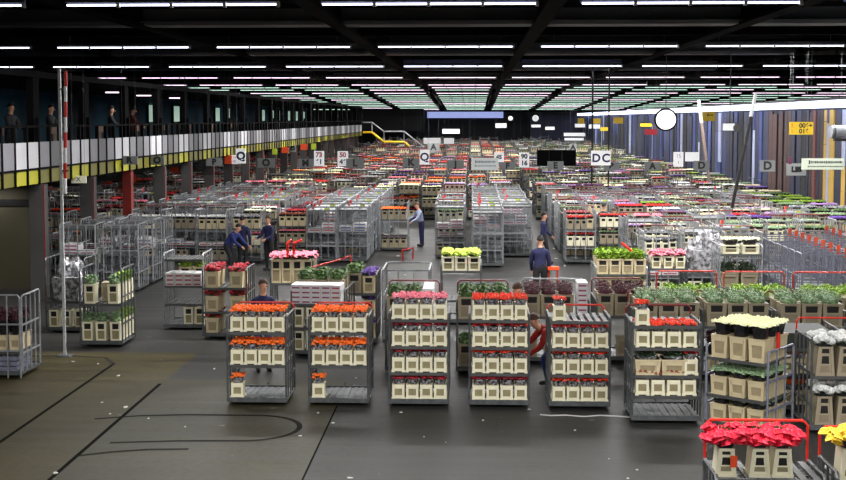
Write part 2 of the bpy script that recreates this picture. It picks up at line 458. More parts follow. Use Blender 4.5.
# railing bays
PW = [mat('panel_white', (200, 200, 204), .5, var=.06, scale=2), mat('panel_white_dim', (128, 128, 134), .5, var=.1, scale=2), mat('panel_white_dimmer', (88, 88, 92), .5, var=.12, scale=2)]  # white panels; their uneven reflections are put into the greys
PYB = [mat('board_yellow', (182, 178, 28), .5, var=.08, scale=2), mat('board_yellow_dim', (112, 108, 28), .5, var=.1, scale=2)]
AMB = mat('amber_wood', (92, 58, 34), .6, var=.3)
pat = [1, 2, 1, 0, 0]  # order of the painted bright and dim panels; yellow boards follow it
def make_bay():
    r = empty('gallery_railing', cat='railing')
    for i in range(5):
        y0 = i * .87
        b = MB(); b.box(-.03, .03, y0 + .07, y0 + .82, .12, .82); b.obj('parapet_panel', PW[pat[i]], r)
        b = MB(); b.box(-.05, .01, y0 + .06, y0 + .83, -.32, .06); b.obj('fascia_board', PYB[0 if pat[i] == 0 else 1], r)
        b = MB(); b.box(-.05, .05, y0 - .045, y0 + .045, -.34, 1.28 if i else 1.5); b.obj('post', BLACKM, r)
        if i in (1, 3):
            b = MB(); b.box(-.62, -.57, y0 + .1, y0 + .8, 1.0, 1.25); b.box(-.6, -.59, y0 + .3, y0 + .6, .0, 1.0); b.obj('inner_board', AMB, r)
    b = MB(); b.box(-.035, .035, .05, 4.30, 1.22, 1.275); b.obj('handrail', BLACKM, r)
    b = MB(); b.box(-.06, .04, .05, 4.30, .061, .119); b.obj('bottom_rail', BLACKM, r)
    return Proto(r)
bay = make_bay()
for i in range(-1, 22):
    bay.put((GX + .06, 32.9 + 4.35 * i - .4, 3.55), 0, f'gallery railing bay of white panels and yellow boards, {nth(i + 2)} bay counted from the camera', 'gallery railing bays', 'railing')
# stairs down from the far end of the gallery
r = empty('staircase', (0, 0, 0), cat='staircase', label='steel stairs with yellow handrail descending from the far gallery end')
P = lambda x, y: tuple(on_y(x, y, 127.5))
b = MB()
for a in ((363, 132.4, 372, 132.4), (372, 132.4, 384, 142), (384, 142, 404, 142), (404, 142, 426, 160)):
    b.tube([P(a[0], a[1]), P(a[2], a[3])], .11, 6)
b.obj('stringer', YELLOW, r)
b = MB()
for a in ((363, 122.5, 372, 122.5), (372, 122.5, 384, 131.5), (384, 131.5, 404, 131.5), (404, 131.5, 426, 149)):
    b.tube([P(a[0], a[1]), P(a[2], a[3])], .07, 6)
for a in ((372, 122.5, 132.4), (384, 131.5, 142), (404, 131.5, 142), (415, 140.5, 151)):
    b.tube([P(a[0], a[1]), P(a[0], a[2])], .06, 5)
b.obj('handrail', STEEL, r)
b = MB()
for k in range(30):
    t = k / 30
    x = 372 + 54 * t
    yy = 132.4 + 9.6 * min(1, (x - 372) / 12) if x < 384 else (142 if x < 404 else 142 + 18 * (x - 404) / 22)
    p = Vector(P(x, yy)); b.box(p.x, p.x + .22, p.y, p.y + 1.3, p.z - .1, p.z - .04)
b.obj('treads', STEELD, r)
b = MB(); q = P(384, 142); b.tube([(q[0], q[1], .0), q], .1, 6); b.obj('support_post', STEEL, r)
# cabin wall under the gallery at the left edge
b = MB(); b.box(-14.8, -12.95, 34.6, 34.8, 0, 3.15, 0); b.box(-14.8, -12.92, 34.56, 34.6, 2.45, 2.65, 1); b.box(-12.95, -12.88, 34.55, 34.85, 0, 3.15, 1)
b.obj('wall_cabin', [OLIVE, BLACK], kind='structure')

for k, (px, py, Y) in enumerate(((114, 98.5, 44), (144, 101.5, 50), (176, 103, 56))):
    p = on_y(px, py, Y); r = empty('gallery_ceiling_lamp', (p.x, p.y, 6.0), cat='ceiling light', label=f'short white strip lamp under the gallery roof, {nth(k + 1)} of three')
    b = MB(); b.box(-.3, .3, -.05, .05, -.04, 0); b.obj('tube', TUBEP, r)
    b = MB(); b.box(-.32, .32, -.07, .07, .001, .14); b.obj('housing', HOUS, r)
# ------------------------------------------------------------------ trolleys
def lattice(b, x, d, z0, z1, nb=3, r=.02, rails=(.25, .62), y0=None, mi=0):
    """end frame in the plane x: two posts, top and cross rails, thin vertical bars"""
    y0 = -d / 2 if y0 is None else y0
    b.tube([(x, y0, z0), (x, y0, z1 - .04), (x, y0 + .04, z1), (x, y0 + d - .04, z1), (x, y0 + d, z1 - .04), (x, y0 + d, z0)], r, 6, mi)
    for t in rails: b.box(x - .012, x + .012, y0, y0 + d, z0 + (z1 - z0) * t - .016, z0 + (z1 - z0) * t + .016, mi)
    for i in range(nb): 
        y = y0 + d * (i + 1) / (nb + 1); b.box(x - .011, x + .011, y - .011, y + .011, z0, z1, mi)
def make_trolley(w=1.06, d=1.0, tiers=(.6, 1.2), top=1.6, rail=None, slats=True, nb=3, frame=STEELD, deck=STEELD, rail_z=1.66, shelf=SHELF, name='flower_trolley', back=False, hook=True, gate=0):
    """origin on the floor below the middle of the open front edge"""
    r = empty(name, cat='trolley')
    y0, y1 = 0.0, d
    b = MB(); b.box(-w / 2, w / 2, y0, y1, .075, .105)
    b.box(-w / 2, w / 2, y0 - .012, y0 + .02, .06, .14); b.box(-w / 2, w / 2, y1 - .02, y1, .06, .14)
    if slats:
        for i in range(9): x = -w / 2 + .08 + i * (w - .16) / 8; b.box(x - .03, x + .03, y0 + .03, y1 - .03, .105, .118)
    b.obj('chassis', deck, r)
    for sx in (-1, 1):
        for y in (y0 + .2, y1 - .2):
            b = MB(); b.disc((sx * (w / 2 - .13), y, .055), .053, 'x', .04, 12); b.box(sx * (w / 2 - .13) - .03, sx * (w / 2 - .13) + .03, y - .02, y + .02, .06, .075)
            wh = b.obj('wheel', RUBBER, r)
            if slats: b = MB(); b.box(sx * (w / 2 - .13) - .035, sx * (w / 2 - .13) + .035, y - .03, y + .03, .062, .0745); b.box(sx * (w / 2 - .13) - .032, sx * (w / 2 - .13) - .024, y - .015, y + .015, .04, .064); b.obj('caster_fork', STEELD, wh)
    for sx in (-1, 1):
        b = MB(); lattice(b, sx * (w / 2 - .015), d - .04, .1, top, nb, y0=.02); b.obj('end_frame', frame, r)
    for z in tiers:
        b = MB()
        if slats:
            for i in range(8): x = -w / 2 + .085 + i * (w - .17) / 7; b.box(x - .037, x + .037, y0 + .01, y1 - .02, z - .022, z - .002)
            for yy in (y0 + .25, y1 - .25): b.box(-w / 2 + .04, w / 2 - .04, yy - .02, yy + .02, z - .035, z - .0225)
        else: b.box(-w / 2 + .04, w / 2 - .04, y0 + .01, y1 - .02, z - .022, z - .002)
        b.box(-w / 2 + .03, w / 2 - .03, y0 - .006, y0 + .008, z - .045, z + .008)
        b.obj('shelf', shelf, r)
    if gate:
        b = MB(); 
        for i in range(gate): x = -w / 2 + .02 + (w - .04) * i / (gate - 1); b.box(x - .013, x + .013, y0 - .03, y0 - .008, .14, top)
        for zz in (.3, .62, 1.0): b.box(-w / 2, w / 2, y0 - .034, y0 - .03, top * zz - .03, top * zz)
        b.obj('front_gate', frame, r)
    if rail:
        b = MB(); ww = w / 2 - .02; yy = y1 - .02
        b.tube([(-ww, yy, top - .1), (-ww, yy, rail_z - .05), (-ww + .05, yy, rail_z), (ww - .05, yy, rail_z), (ww, yy, rail_z - .05), (ww, yy, top - .1)], .017, 6)
        b.obj('push_rail', rail, r)
    if back:
        b = MB(); b.box(-w / 2 + .04, w / 2 - .04, y1 - .05, y1 - .035, .12, top - .1); b.obj('back_panel', back, r)
    if hook:
        b = MB(); b.tube([(0, y1, .1), (0, y1 + .12, .1), (0, y1 + .14, .16)], .014, 5); b.obj('coupling_hook', STEELD, r)
    return r

# ------------------------------------------------------------------ buckets
def gerbera_bucket_mesh(w=.236, h=.262, d=.25):
    """cream bucket, wider at its foot, with a sunk square panel, rim and notched feet"""
    b = MB(); t = .205
    b.frus(0, d / 2, .02, h, w - .03, d - .03, t - .02, d - .05, 0)
    # front frame proud of the body
    def fr(x0, x1, z0, z1, y=.0, th=.022, mi=0): b.box(x0, x1, y, y + th, z0, z1, mi)
    n = len(b.v)
    fr(-w / 2 + .012, -w / 2 + .052, .02, h - .02); fr(w / 2 - .052, w / 2 - .012, .02, h - .02)
    fr(-w / 2 + .05, w / 2 - .05, .02, .075); fr(-w / 2 + .05, w / 2 - .05, h - .07, h - .02)
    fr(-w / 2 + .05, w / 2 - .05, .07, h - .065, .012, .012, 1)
    for sx in (-1, 1): b.box(sx * (w / 2 - .028) - .028, sx * (w / 2 - .028) + .028, -.004, .06, 0, .04, 0); b.box(sx * (w / 2 - .028) - .028, sx * (w / 2 - .028) + .028, d - .06, d, 0, .04, 0)
    b.frus(0, d / 2 - .005, h - .02, h, t + .01, d - .02, t + .012, d - .018, 0)
    return b
def sleeve_mesh(w, h, seed, d=None, flare=1.25, n=14):
    """ruffled plastic collar that flares upward"""
    rd = random.Random(seed); b = MB(); d = d or w
    rings = []
    for k, (s, z) in enumerate(((.86, 0), (1.0, h * .35), ((1 + flare) / 2, h * .7), (flare, h))):
        rg = []
        for j in range(n):
            a = 2 * PI * j / n; q = s * (1 + (rd.uniform(-.10, .08) if k else 0))
            c, e = math.cos(a), math.sin(a); sq = 1 / max(abs(c), abs(e)) ** .6
            rg.append((w / 2 * q * c * sq * .92, d / 2 * q * e * sq * .92, z + (rd.uniform(-.3, .3) * h * .25 if k else 0)))
        rings.append(rg)
    base = 0
    for rg in rings: b.v += rg
    for k in range(3):
        for j in range(n):
            b.f.append((k * n + j, k * n + (j + 1) % n, (k + 1) * n + (j + 1) % n, (k + 1) * n + j)); b.m.append(0)
    b.f.append(tuple(3 * n + j for j in range(n))); b.m.append(0)
    return b
def heads_mesh(w, d, nx, ny, r, h, seed, zj=.03, sides=7):
    rd = random.Random(seed); b = MB()
    for i in range(nx):
        for j in range(ny):
            x = -w / 2 + w * (i + .5 + rd.uniform(-.25, .25)) / nx; y = -d / 2 + d * (j + .5 + rd.uniform(-.25, .25)) / ny
            b.dome(x, y, rd.uniform(0, zj) - .25 * abs(x / w) * zj, r * rd.uniform(.85, 1.12), h, sides, 0, tilt=(rd.uniform(-.2, .2), rd.uniform(-.35, .05)))
    return b
def foliage_mesh(w, d, h, n, seed, l=.11, lw=.05, nm=1):
    rd = random.Random(seed); b = MB()
    for i in range(n):
        x, y = rd.uniform(-.5, .5), rd.uniform(-.5, .5)
        z = h * rd.random() ** .6 * (1 - .5 * max(abs(x), abs(y)) ** 2 * 4 * .4)
        a = rd.uniform(0, 2 * PI)
        b.leaf((x * w, y * d, z), (math.cos(a), math.sin(a), rd.uniform(-.2, .9)), l * rd.uniform(.7, 1.3), lw * rd.uniform(.7, 1.3), rd.randrange(nm))
    b.sph((0, 0, h * .25), w * .46, d * .46, h * .45, 10, 6, 0, .08, rd)
    return b
def make_gerbera(color, i):
    r = empty('gerbera_bucket', cat='flower bucket')
    gerbera_bucket_mesh().obj('bucket', [CREAM, CREAMIN], r)
    o = sleeve_mesh(.19, .105, i, .19, 1.12).obj('sleeve', SLEEVE, r); o.location = (0, .125, .25)
    o = heads_mesh(.225, .23, 4, 4, .038, .028, i + 50, .05).obj('flowers', FL[color], r); o.location = (0, .125, .362)
    return Proto(r)
GP = {}
def gerbera(color, loc, label, group, rz=0):
    v = R.randrange(3)
    if (color, v) not in GP: GP[(color, v)] = make_gerbera(color, v * 7 + len(GP))
    return GP[(color, v)].put(loc, rz, label, group, 'flower bucket')
def container_mesh(w, d, h, style=0):
    """tall tapered container; style 0 sunk panel, 1 panel with dark handle slot, 2 two windows"""
    b = MB(); w0, w1 = (w * .9, w) if style != 2 else (w, w * .74)
    b.frus(0, d / 2, .0, h, w0 - .02, d * .9 - .02, w1 - .02, d - .03, 0)
    b.frus(0, d / 2, h - .03, h, w1, d, w1 + .006, d + .006, 0)
    b.frus(0, d / 2, 0, .03, w0 + .004, d * .92, w0 + .004, d * .92, 0)
    def yf(z): return d / 2 - ((d * .9 - .02) + ((d - .03) - (d * .9 - .02)) * z / h) / 2
    def xs(z): return (w0 + (w1 - w0) * z / h) / 2
    def pan(z0, z1, inx, off, mi, th=.008):
        n = len(b.v); a, c = xs(z0) - inx, xs(z1) - inx
        for (hw, z) in ((a, z0), (c, z1)):
            b.v += [(-hw, yf(z) - off, z), (hw, yf(z) - off, z), (hw, yf(z) + th, z), (-hw, yf(z) + th, z)]
        for f in ((0, 1, 5, 4), (1, 2, 6, 5), (2, 3, 7, 6), (3, 0, 4, 7), (3, 2, 1, 0), (4, 5, 6, 7)):
            b.f.append(tuple(n + i for i in f)); b.m.append(mi)
    def stile(z0, z1, s, wd, off=.012):
        n = len(b.v)
        for z in (z0, z1):
            e = xs(z) * s; q = e - s * wd
            lo, hi = min(e, q), max(e, q)
            b.v += [(lo, yf(z) - off, z), (hi, yf(z) - off, z), (hi, yf(z) + .01, z), (lo, yf(z) + .01, z)]
        for f in ((0, 1, 5, 4), (1, 2, 6, 5), (2, 3, 7, 6), (3, 0, 4, 7)):
            b.f.append(tuple(n + i for i in f)); b.m.append(0)
    for s in (-1, 1): stile(.03, h - .03, s, w * .14)
    if style == 0:
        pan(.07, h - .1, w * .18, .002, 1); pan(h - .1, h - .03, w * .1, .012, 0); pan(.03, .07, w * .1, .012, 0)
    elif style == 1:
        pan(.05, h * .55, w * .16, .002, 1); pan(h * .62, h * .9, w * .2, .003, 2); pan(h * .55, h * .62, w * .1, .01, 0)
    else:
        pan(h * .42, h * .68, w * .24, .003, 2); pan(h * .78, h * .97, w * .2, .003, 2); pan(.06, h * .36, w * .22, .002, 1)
    return b
def make_container(color, v, w, d, h, style, body, inner, top, sl=None):
    r = empty('flower_container', cat='flower container')
    container_mesh(w, d, h, style).obj('container', [body, inner, SLOT], r)
    z = h
    if sl:
        o = sleeve_mesh(w * .86, sl[0], v, d * .86, sl[1]).obj('sleeve', sl[2], r); o.location = (0, d / 2, h - .02); z = h + sl[0] - .03
    if top == 'leaf':
        o = foliage_mesh(w * .84, d * .84, .19 if h > .3 else .09, 150, v, .09 if h > .3 else .05, .045).obj('foliage', FL[color], r); o.location = (0, d / 2, z - .02)
    elif top == 'bush':
        o = foliage_mesh(w * .95, d * .98, .23, 320, v, .055, .024).obj('flowers', FL[color], r); o.location = (0, d / 2, z - .03)
    elif top == 'heads':
        o = heads_mesh(w * 1.06, d * 1.04, 6, 6, .036, .03, v, .03).obj('flowers', FL[color], r); o.location = (0, d / 2, z + .0)
    elif top == 'mum':
        b = MB(); rd = random.Random(v)
        for i in range(9): b.sph((rd.uniform(-.36, .36) * w, rd.uniform(-.36, .36) * d, .06 + rd.uniform(-.03, .05)), .075, .075, .06, 9, 6, 0, .12, rd)
        o = b.obj('flowers', FL[color], r); o.location = (0, d / 2, z + .01)
        o2 = foliage_mesh(w * .8, d * .8, .08, 40, v).obj('foliage', LEAFD, r); o2.location = (0, d / 2, z - .04)
    elif top == 'cloud':
        b = MB(); rd = random.Random(v)
        for i in range(64):
            b.dome(rd.uniform(-.52, .52) * w * 1.8, rd.uniform(-.62, .62) * d, rd.uniform(-.07, .07), .06 * rd.uniform(.8, 1.2), .035, 8, 0, tilt=(rd.uniform(-.5, .5), rd.uniform(-.6, .1)))
        b.sph((0, 0, -.03), w * .8, d * .5, .09, 10, 6, 0, .1, rd)
        o = b.obj('flowers', FL[color], r); o.location = (0, d / 2, z + .04)
        s = MB()
        for i in range(14): 
            x, y = rd.uniform(-.25, .25) * w, rd.uniform(-.25, .25) * d
            s.tube([(x * .7, y * .7, -.1), (x, y, .12)], .006, 4)
        o = s.obj('stems', LEAFD, r); o.location = (0, d / 2, z)
    elif top == 'droop':
        b = MB(); rd = random.Random(v)
        for i in range(26): b.dome(rd.uniform(-.5, .5) * w * 1.1, rd.uniform(-.55, .5) * d, rd.uniform(-.05, .06), .05, .03, 7, 0, tilt=(rd.uniform(-.5, .5), rd.uniform(-.6, .1)))
        o = b.obj('flowers', FL[color], r); o.location = (0, d / 2, z + .07)
        o = foliage_mesh(w * .7, d * .7, .1, 40, v).obj('foliage', LEAFD, r); o.location = (0, d / 2, z - .03)
    return Proto(r)
CP = {}
def container(spec, loc, rz, label, group):
    v = R.randrange(2)
    if (spec, v) not in CP:
        color, w, d, h, style, body, top, sl = CSPEC[spec]
        bb = {'cream': (CREAM, CREAMIN), 'beige': (BEIGE, BEIGEIN), 'tan': (TAN, TANIN)}[body]
        CP[(spec, v)] = make_container(color, v + 11 * len(CP), w, d, h, style, bb[0], bb[1], top, sl)
    return CP[(spec, v)].put(loc, rz, label, group, 'flower container')
CSPEC = {  # color, w, d, h, style, body, top, sleeve(height, flare, material)
    'green_tan': ('green', .33, .33, .44, 1, 'tan', 'leaf', None),
    'heather_tan': ('heather', .33, .33, .45, 1, 'tan', 'bush', None),
    'cabbage_tan': ('bluegreen', .385, .40, .45, 1, 'tan', 'bush', None),
    'bright_tan': ('lightgreen', .385, .40, .48, 1, 'tan', 'leaf', None),
    'rose_tan': ('cream', .275, .29, .37, 0, 'beige', 'heads', (.22, 1.12, BLACKSL)),
    'mutedrose_tan': ('bluegreen', .275, .29, .30, 0, 'beige', 'heads', (.12, 1.12, BLACKSL)),
    'mum_tan': ('white', .30, .32, .47, 2, 'tan', 'mum', (.06, 1.15, BLACKSL)),
    'wrap_tan': ('darkgreen', .42, .40, .26, 0, 'beige', 'leaf', (.06, 1.02, SLEEVE)),
    'shade_tan': ('darkgreen', .42, .40, .36, 0, 'tan', 'leaf', None),
    'cerise_cream': ('cerise', .215, .28, .30, 2, 'cream', 'cloud', (.10, 1.3, BLACKSL)),
    'yellow_cream': ('yellow', .215, .30, .34, 2, 'cream', 'cloud', (.10, 1.3, BLACKSL)),
    'red_tan': ('crimson', .30, .34, .36, 0, 'beige', 'droop', None),
    'redt_tan': ('red', .30, .34, .36, 0, 'beige', 'droop', None),
    'pink_tan': ('pink', .26, .34, .58, 1, 'beige', 'droop', None),
    'leaf_cream': ('bluegreen', .24, .32, .43, 1, 'cream', 'bush', None),
    'leafl_cream': ('lightgreen', .22, .3, .43, 1, 'cream', 'leaf', None),
    'bare_cream': ('brown', .22, .3, .42, 1, 'cream', None, None),
    'bare_tan': ('brown', .22, .34, .42, 0, 'tan', None, None),
    'burg_tan': ('heather', .22, .3, .3, 0, 'beige', 'bush', (.3, 1.2, BLACKSL)),
    'lime_cream': ('lime', .3, .34, .34, 1, 'cream', 'mum', None),
    'rose_cream': ('cream', .42, .36, .22, 1, 'cream', 'heads', (.17, 1.15, BLACKSL)),
    'gy_tan': ('lightgreen', .3, .34, .38, 1, 'beige', 'leaf', None),
    'purple_tan': ('purple', .26, .34, .38, 1, 'beige', 'droop', None),
    'pinkt_cream': ('pink', .24, .3, .3, 1, 'cream', 'droop', None),
}
def make_carton(stripe):
    """printed flat white flower carton"""
    r = empty('flower_carton', cat='carton')
    b = MB(); b.box(-.1, .1, 0, .5, 0, .092); b.obj('box', CARD, r)
    b = MB(); b.box(-.078, .078, -.003, .0, .02, .052); b.obj('print_band', stripe, r)
    b = MB(); b.box(-.104, .104, -.004, .504, .07, .098); b.obj('lid', CARD, r)
    return Proto(r)
CT = {}
def carton(stripe, loc, label, group, rz=0):
    if stripe not in CT: CT[stripe] = make_carton({'magenta': MAGSTR, 'red': REDSTR, 'blue': BLUESTR}[stripe])
    return CT[stripe].put(loc, rz, label, group, 'carton')
# ------------------------------------------------------------------ the trolleys one can tell apart
class Place:
    def __init__(s, px, yb, rz=0, z=0):
        p = on_z(px, yb, z); s.o = Vector((p.x, p.y, 0)); s.rz = rz
        s.c, s.s = math.cos(rz), math.sin(rz)
    def at(s, x, y, z): return (s.o.x + s.c * x - s.s * y, s.o.y + s.s * x + s.c * y, z)
def put_trolley(px, yb, label, rz=0, group=None, **kw):
    P = Place(px, yb, rz)
    r = make_trolley(**kw); r.location = (P.o.x, P.o.y, 0); r.rotation_euler = (0, 0, rz)
    tag(r, label, 'trolley', group)
    return P
ROWN = ['front row', 'second row', 'third row', 'fourth row']
TIERN = {1: 'lowest tier', 2: 'second tier', 3: 'third tier', 4: 'top tier'}
def gerbs(P, z, color, cols, rows, tier, phrase, w=1.06, pitch=.243, group=None, cname=None):
    n = len(cols)
    for j in range(rows):
        for i in cols:
            x = -w / 2 + .055 + pitch / 2 + i * pitch
            pos = nth(i + 1) + ' from left' if len(cols) > 1 else 'alone at left'
            gerbera(color, P.at(x, .03 + j * .262, z), f'cream bucket of {cname or color} gerberas, {pos}, {ROWN[j]}, {tier}, {phrase}', group or f'gerbera buckets on the {phrase}', P.rz)
def conts(P, z, spec, xs, rows, phrase, what, tier, depth=.42, y0=.03, group=None):
    for j in range(rows):
        for k, x in enumerate(xs):
            pos = f'{nth(k + 1)} from left' if len(xs) > 1 else 'alone'
            rw = f'{ROWN[j]}, ' if rows > 1 else ''
            container(spec, P.at(x, y0 + j * depth, z), P.rz, f'{what}, {pos}, {rw}{tier}, {phrase}' if tier else f'{what}, {pos}, {rw}{phrase}', group or f'containers on the {phrase}')
def spread_x(n, w, pitch): return [(i - (n - 1) / 2) * pitch for i in range(n)]

# --- front line of gerbera trolleys
TA = (.17, .71, 1.29)
for px, yb, ph, desc in ((257, 405.5, 'leftmost orange trolley', 'grey steel flower trolley of orange gerberas, leftmost of the front line'),
                         (338.5, 406, 'second orange trolley', 'grey steel flower trolley of orange gerberas, second from left in the front line')):
    P = put_trolley(px, yb, desc, tiers=TA[1:], top=1.56, rail=REDRAIL, rail_z=1.67, nb=3)
    gerbs(P, .12, 'orange', [0], 1, 'bottom', ph); 
    for t, z in ((2, TA[1]), (3, TA[2])): gerbs(P, z, 'orange', [0, 1, 2, 3], 2, 'middle tier' if t == 2 else 'top tier', ph)
TC = (.12, .60, 1.06, 1.53)
P = put_trolley(418.5, 407, 'steel flower trolley with a pink gerbera tier above three crimson tiers', tiers=TC[1:], top=1.62, nb=3)
for t, z in enumerate(TC): gerbs(P, z, ('crimson', 'crimson', 'crimson', 'pink')[t], [0, 1, 2, 3], 2, TIERN[t + 1], 'pink-topped trolley')
P = put_trolley(499, 408, 'steel flower trolley filled with four tiers of red gerberas', tiers=TC[1:], top=1.62, nb=3)
for t, z in enumerate(TC): gerbs(P, z, ('crimson', 'scarlet', 'red', 'scarlet')[t], [0, 1, 2, 3], 2, TIERN[t + 1], 'red-topped trolley')
P = put_trolley(579.5, 409.5, 'steel flower trolley of red gerberas with one single bucket on its top shelf', tiers=TC[1:], top=1.58, nb=3, rail=REDRAIL, rail_z=1.67)
for t, z in enumerate(TC[:3]): gerbs(P, z, ('scarlet', 'scarlet', 'red')[t], [0, 1, 2, 3], 2, TIERN[t + 1], 'single-bucket-topped trolley')
gerbs(P, TC[3], 'scarlet', [0], 1, 'top tier', 'single-bucket-topped trolley')
P = put_trolley(666, 424, 'grey trolley with an empty slatted base, mixed cream and brown buckets above', w=1.14, tiers=(.46, .80, 1.26, 1.62), top=1.66, nb=3, rail=DKRAIL, rail_z=1.82, frame=STEELD)
gerbs(P, .46, 'brown', [0, 1, 2, 3], 1, 'lowest shelf', 'slatted-base trolley', 1.14, .255, cname='rust')
gerbs(P, 1.26, 'scarlet', [0, 1, 2, 3], 2, 'fourth tier', 'slatted-base trolley', 1.14, .255)
gerbs(P, .80, 'red', [3], 1, 'third tier', 'slatted-base trolley', 1.14, .262)
conts(P, .80, 'wrap_tan', [-.30, .13], 1, 'slatted-base trolley', 'big beige container of wrapped greens', 'third tier')
P2 = Place(666, 424); gerbs(P2, 1.62, 'scarlet', [0], 1, 'top shelf', 'slatted-base trolley', 1.14)

# --- angled trolley of cream roses
P = put_trolley(735, 433, 'trolley of cream roses in brown containers standing at an angle', rz=math.radians(-38), w=1.08, d=1.0, tiers=(.57, 1.17), top=1.36, nb=2, frame=STEELB)
P = Place(735, 433, math.radians(-38))
# (its front edge is seen to the left of the lattice end)
for t, (z, sp, nm) in enumerate(((.12, 'mutedrose_tan', 'wrapped pale roses'), (.57, 'mutedrose_tan', 'wrapped pale roses'), (1.17, 'rose_tan', 'cream roses'))):
    conts(P, z, sp, spread_x(3, 1.08, .32), 3, 'angled trolley', f'brown container of {nm}', ('lowest tier', 'middle tier', 'top tier')[t], .305, .03)
b = MB(); b.tube([(.515, .4, 1.365), (.515, .4, 1.62)], .03, 8)
o = b.obj('marker_tag', REDRAIL, None, label='red tag standing on the lattice end of the angled rose trolley', cat='tag'); o.location = P.at(0, 0, 0); o.rotation_euler = (0, 0, P.rz)

# --- white chrysanthemums at the right edge
P = put_trolley(846, 434, 'steel trolley of white chrysanthemums in brown windowed containers at the right edge', w=1.14, tiers=(.92,), top=1.5, nb=3, rail=REDRAIL, rail_z=1.70)
for t, (z, tn) in enumerate(((.12, 'lower tier'), (.92, 'upper tier'))):
    conts(P, z, 'mum_tan', spread_x(3, 1.1, .335), 2, 'right-edge trolley', 'brown container of white chrysanthemums', tn, .36)
P = put_trolley(808, 413, 'steel trolley of small orange gerbera buckets behind the cream roses', w=1.06, tiers=(.66, 1.1), top=1.42, nb=3)
for z, tn in ((.12, 'lowest tier'), (.66, 'middle tier')): gerbs(P, z, 'orange', [0, 1, 2, 3], 1, tn, 'right-side orange trolley')
b = MB(); b.box(-.45, .45, .05, 1.1, 0, .26); o = b.obj('dark_crate', mat('dark_green_crate', (38, 44, 40), .7), None, label='dark crate lying on top of the right-side orange trolley', cat='crate'); o.location = P.at(0, 0, 1.102)

# --- moving trolleys nearest to the camera
P = Place(0, 0); q = on_y(775, 300, 12.05); P.o = Vector((q.x, 12.05, 0))
r = make_trolley(w=1.12, d=.7, tiers=(.78, 1.36), top=1.38, rail=REDRAIL, rail_z=1.80, frame=STEELD); r.location = P.o; tag(r, 'nearest trolley with a red push rail carrying a cloud of cerise flowers', 'trolley')
conts(P, 1.36, 'cerise_cream', [-.44, -.10, .13], 1, 'nearest trolley', 'tall cream bucket of cerise gerberas', 'top tier', .5, .06)
conts(P, .78, 'bare_cream', [-.3, 0, .3], 1, 'nearest trolley', 'empty cream bucket', 'middle tier')
tg = MB(); tg.box(-.035, .035, -.006, 0, 0, .12); o = tg.obj('marker_tag', ORANGETAG, None, label='orange tag stuck on the first cerise bucket of the nearest trolley', cat='tag'); o.location = P.at(-.37, .052, 1.47)
P = Place(0, 0); q = on_y(898, 300, 12.0); P.o = Vector((q.x, 12.0, 0))
r = make_trolley(w=1.12, d=.7, tiers=(.78, 1.34), top=1.44, rail=REDRAIL, rail_z=1.75); r.location = P.o; tag(r, 'trolley with red rail and yellow flowers cut by the right picture edge', 'trolley')
conts(P, 1.34, 'yellow_cream', [-.40, -.1, .2], 1, 'yellow trolley at the edge', 'tall cream bucket of yellow flowers', 'top tier', .5, .06)

# --- second line: brown containers with red rails
P = put_trolley(412, 374, 'red-railed trolley of leafy plants behind the pink-topped trolley', tiers=(1.08,), top=1.45, rail=DKRAIL, rail_z=1.72)
conts(P, 1.08, 'green_tan', [-.34, 0.0], 2, 'trolley behind pink one', 'brown container of green plants', 'top tier', .45)
conts(P, .14, 'green_tan', [-.34, 0.0, .34], 1, 'trolley behind pink one', 'brown container of green plants', 'lowest tier', .45)
n = 0
for k in range(6):
    n += 1; carton('magenta', P.at(.31, .04, 1.082 + k * .1), f'white striped carton, {nth(6 - k)} from top, front stack behind pink-topped trolley', 'cartons behind the pink-topped trolley')
    carton('magenta', P.at(.31 + .0, .56, 1.082 + k * .1), f'white striped carton, {nth(6 - k)} from top, rear stack behind pink-topped trolley', 'cartons behind the pink-topped trolley')
P = put_trolley(483, 374, 'red-railed trolley of leafy plants in brown containers behind the red trolley', tiers=(1.08,), top=1.45, rail=DKRAIL, rail_z=1.72)
conts(P, 1.08, 'green_tan', spread_x(3, 1, .335), 2, 'trolley behind red one', 'brown container of green plants', 'top tier', .45)
conts(P, .14, 'green_tan', spread_x(3, 1, .335), 1, 'trolley behind red one', 'brown container of green plants', 'lowest tier', .45)
P = put_trolley(556, 364, 'trolley of dark heather with a curved grey rail behind single bucket trolley', w=1.36, d=1.05, tiers=(.97,), top=1.3, rail=STEEL, rail_z=1.62)
conts(P, .97, 'heather_tan', [-.49, -.15, .19], 2, 'grey-railed heather trolley', 'brown container of dark heather', 'top tier', .45)
conts(P, .12, 'bare_tan', [-.49, -.15, .19], 1, 'grey-railed heather trolley', 'empty brown container', 'lowest tier', .45)
for k in range(7):
    carton('magenta', P.at(.53, .04, .972 + k * .1), f'white striped carton, {nth(7 - k)} from top in the stack beside dark heather', 'cartons beside the heather')
P = put_trolley(622, 363, 'red-railed trolley of dark heather in brown containers beside the pale greens', w=1.1, d=1.05, tiers=(.97,), top=1.3, rail=DKRAIL, rail_z=1.62)
conts(P, .97, 'heather_tan', spread_x(3, 1, .34), 2, 'red-railed heather trolley', 'brown container of dark heather', 'top tier', .45)
conts(P, .12, 'bare_tan', spread_x(3, 1, .34), 1, 'red-railed heather trolley', 'empty brown container', 'lowest tier', .45)
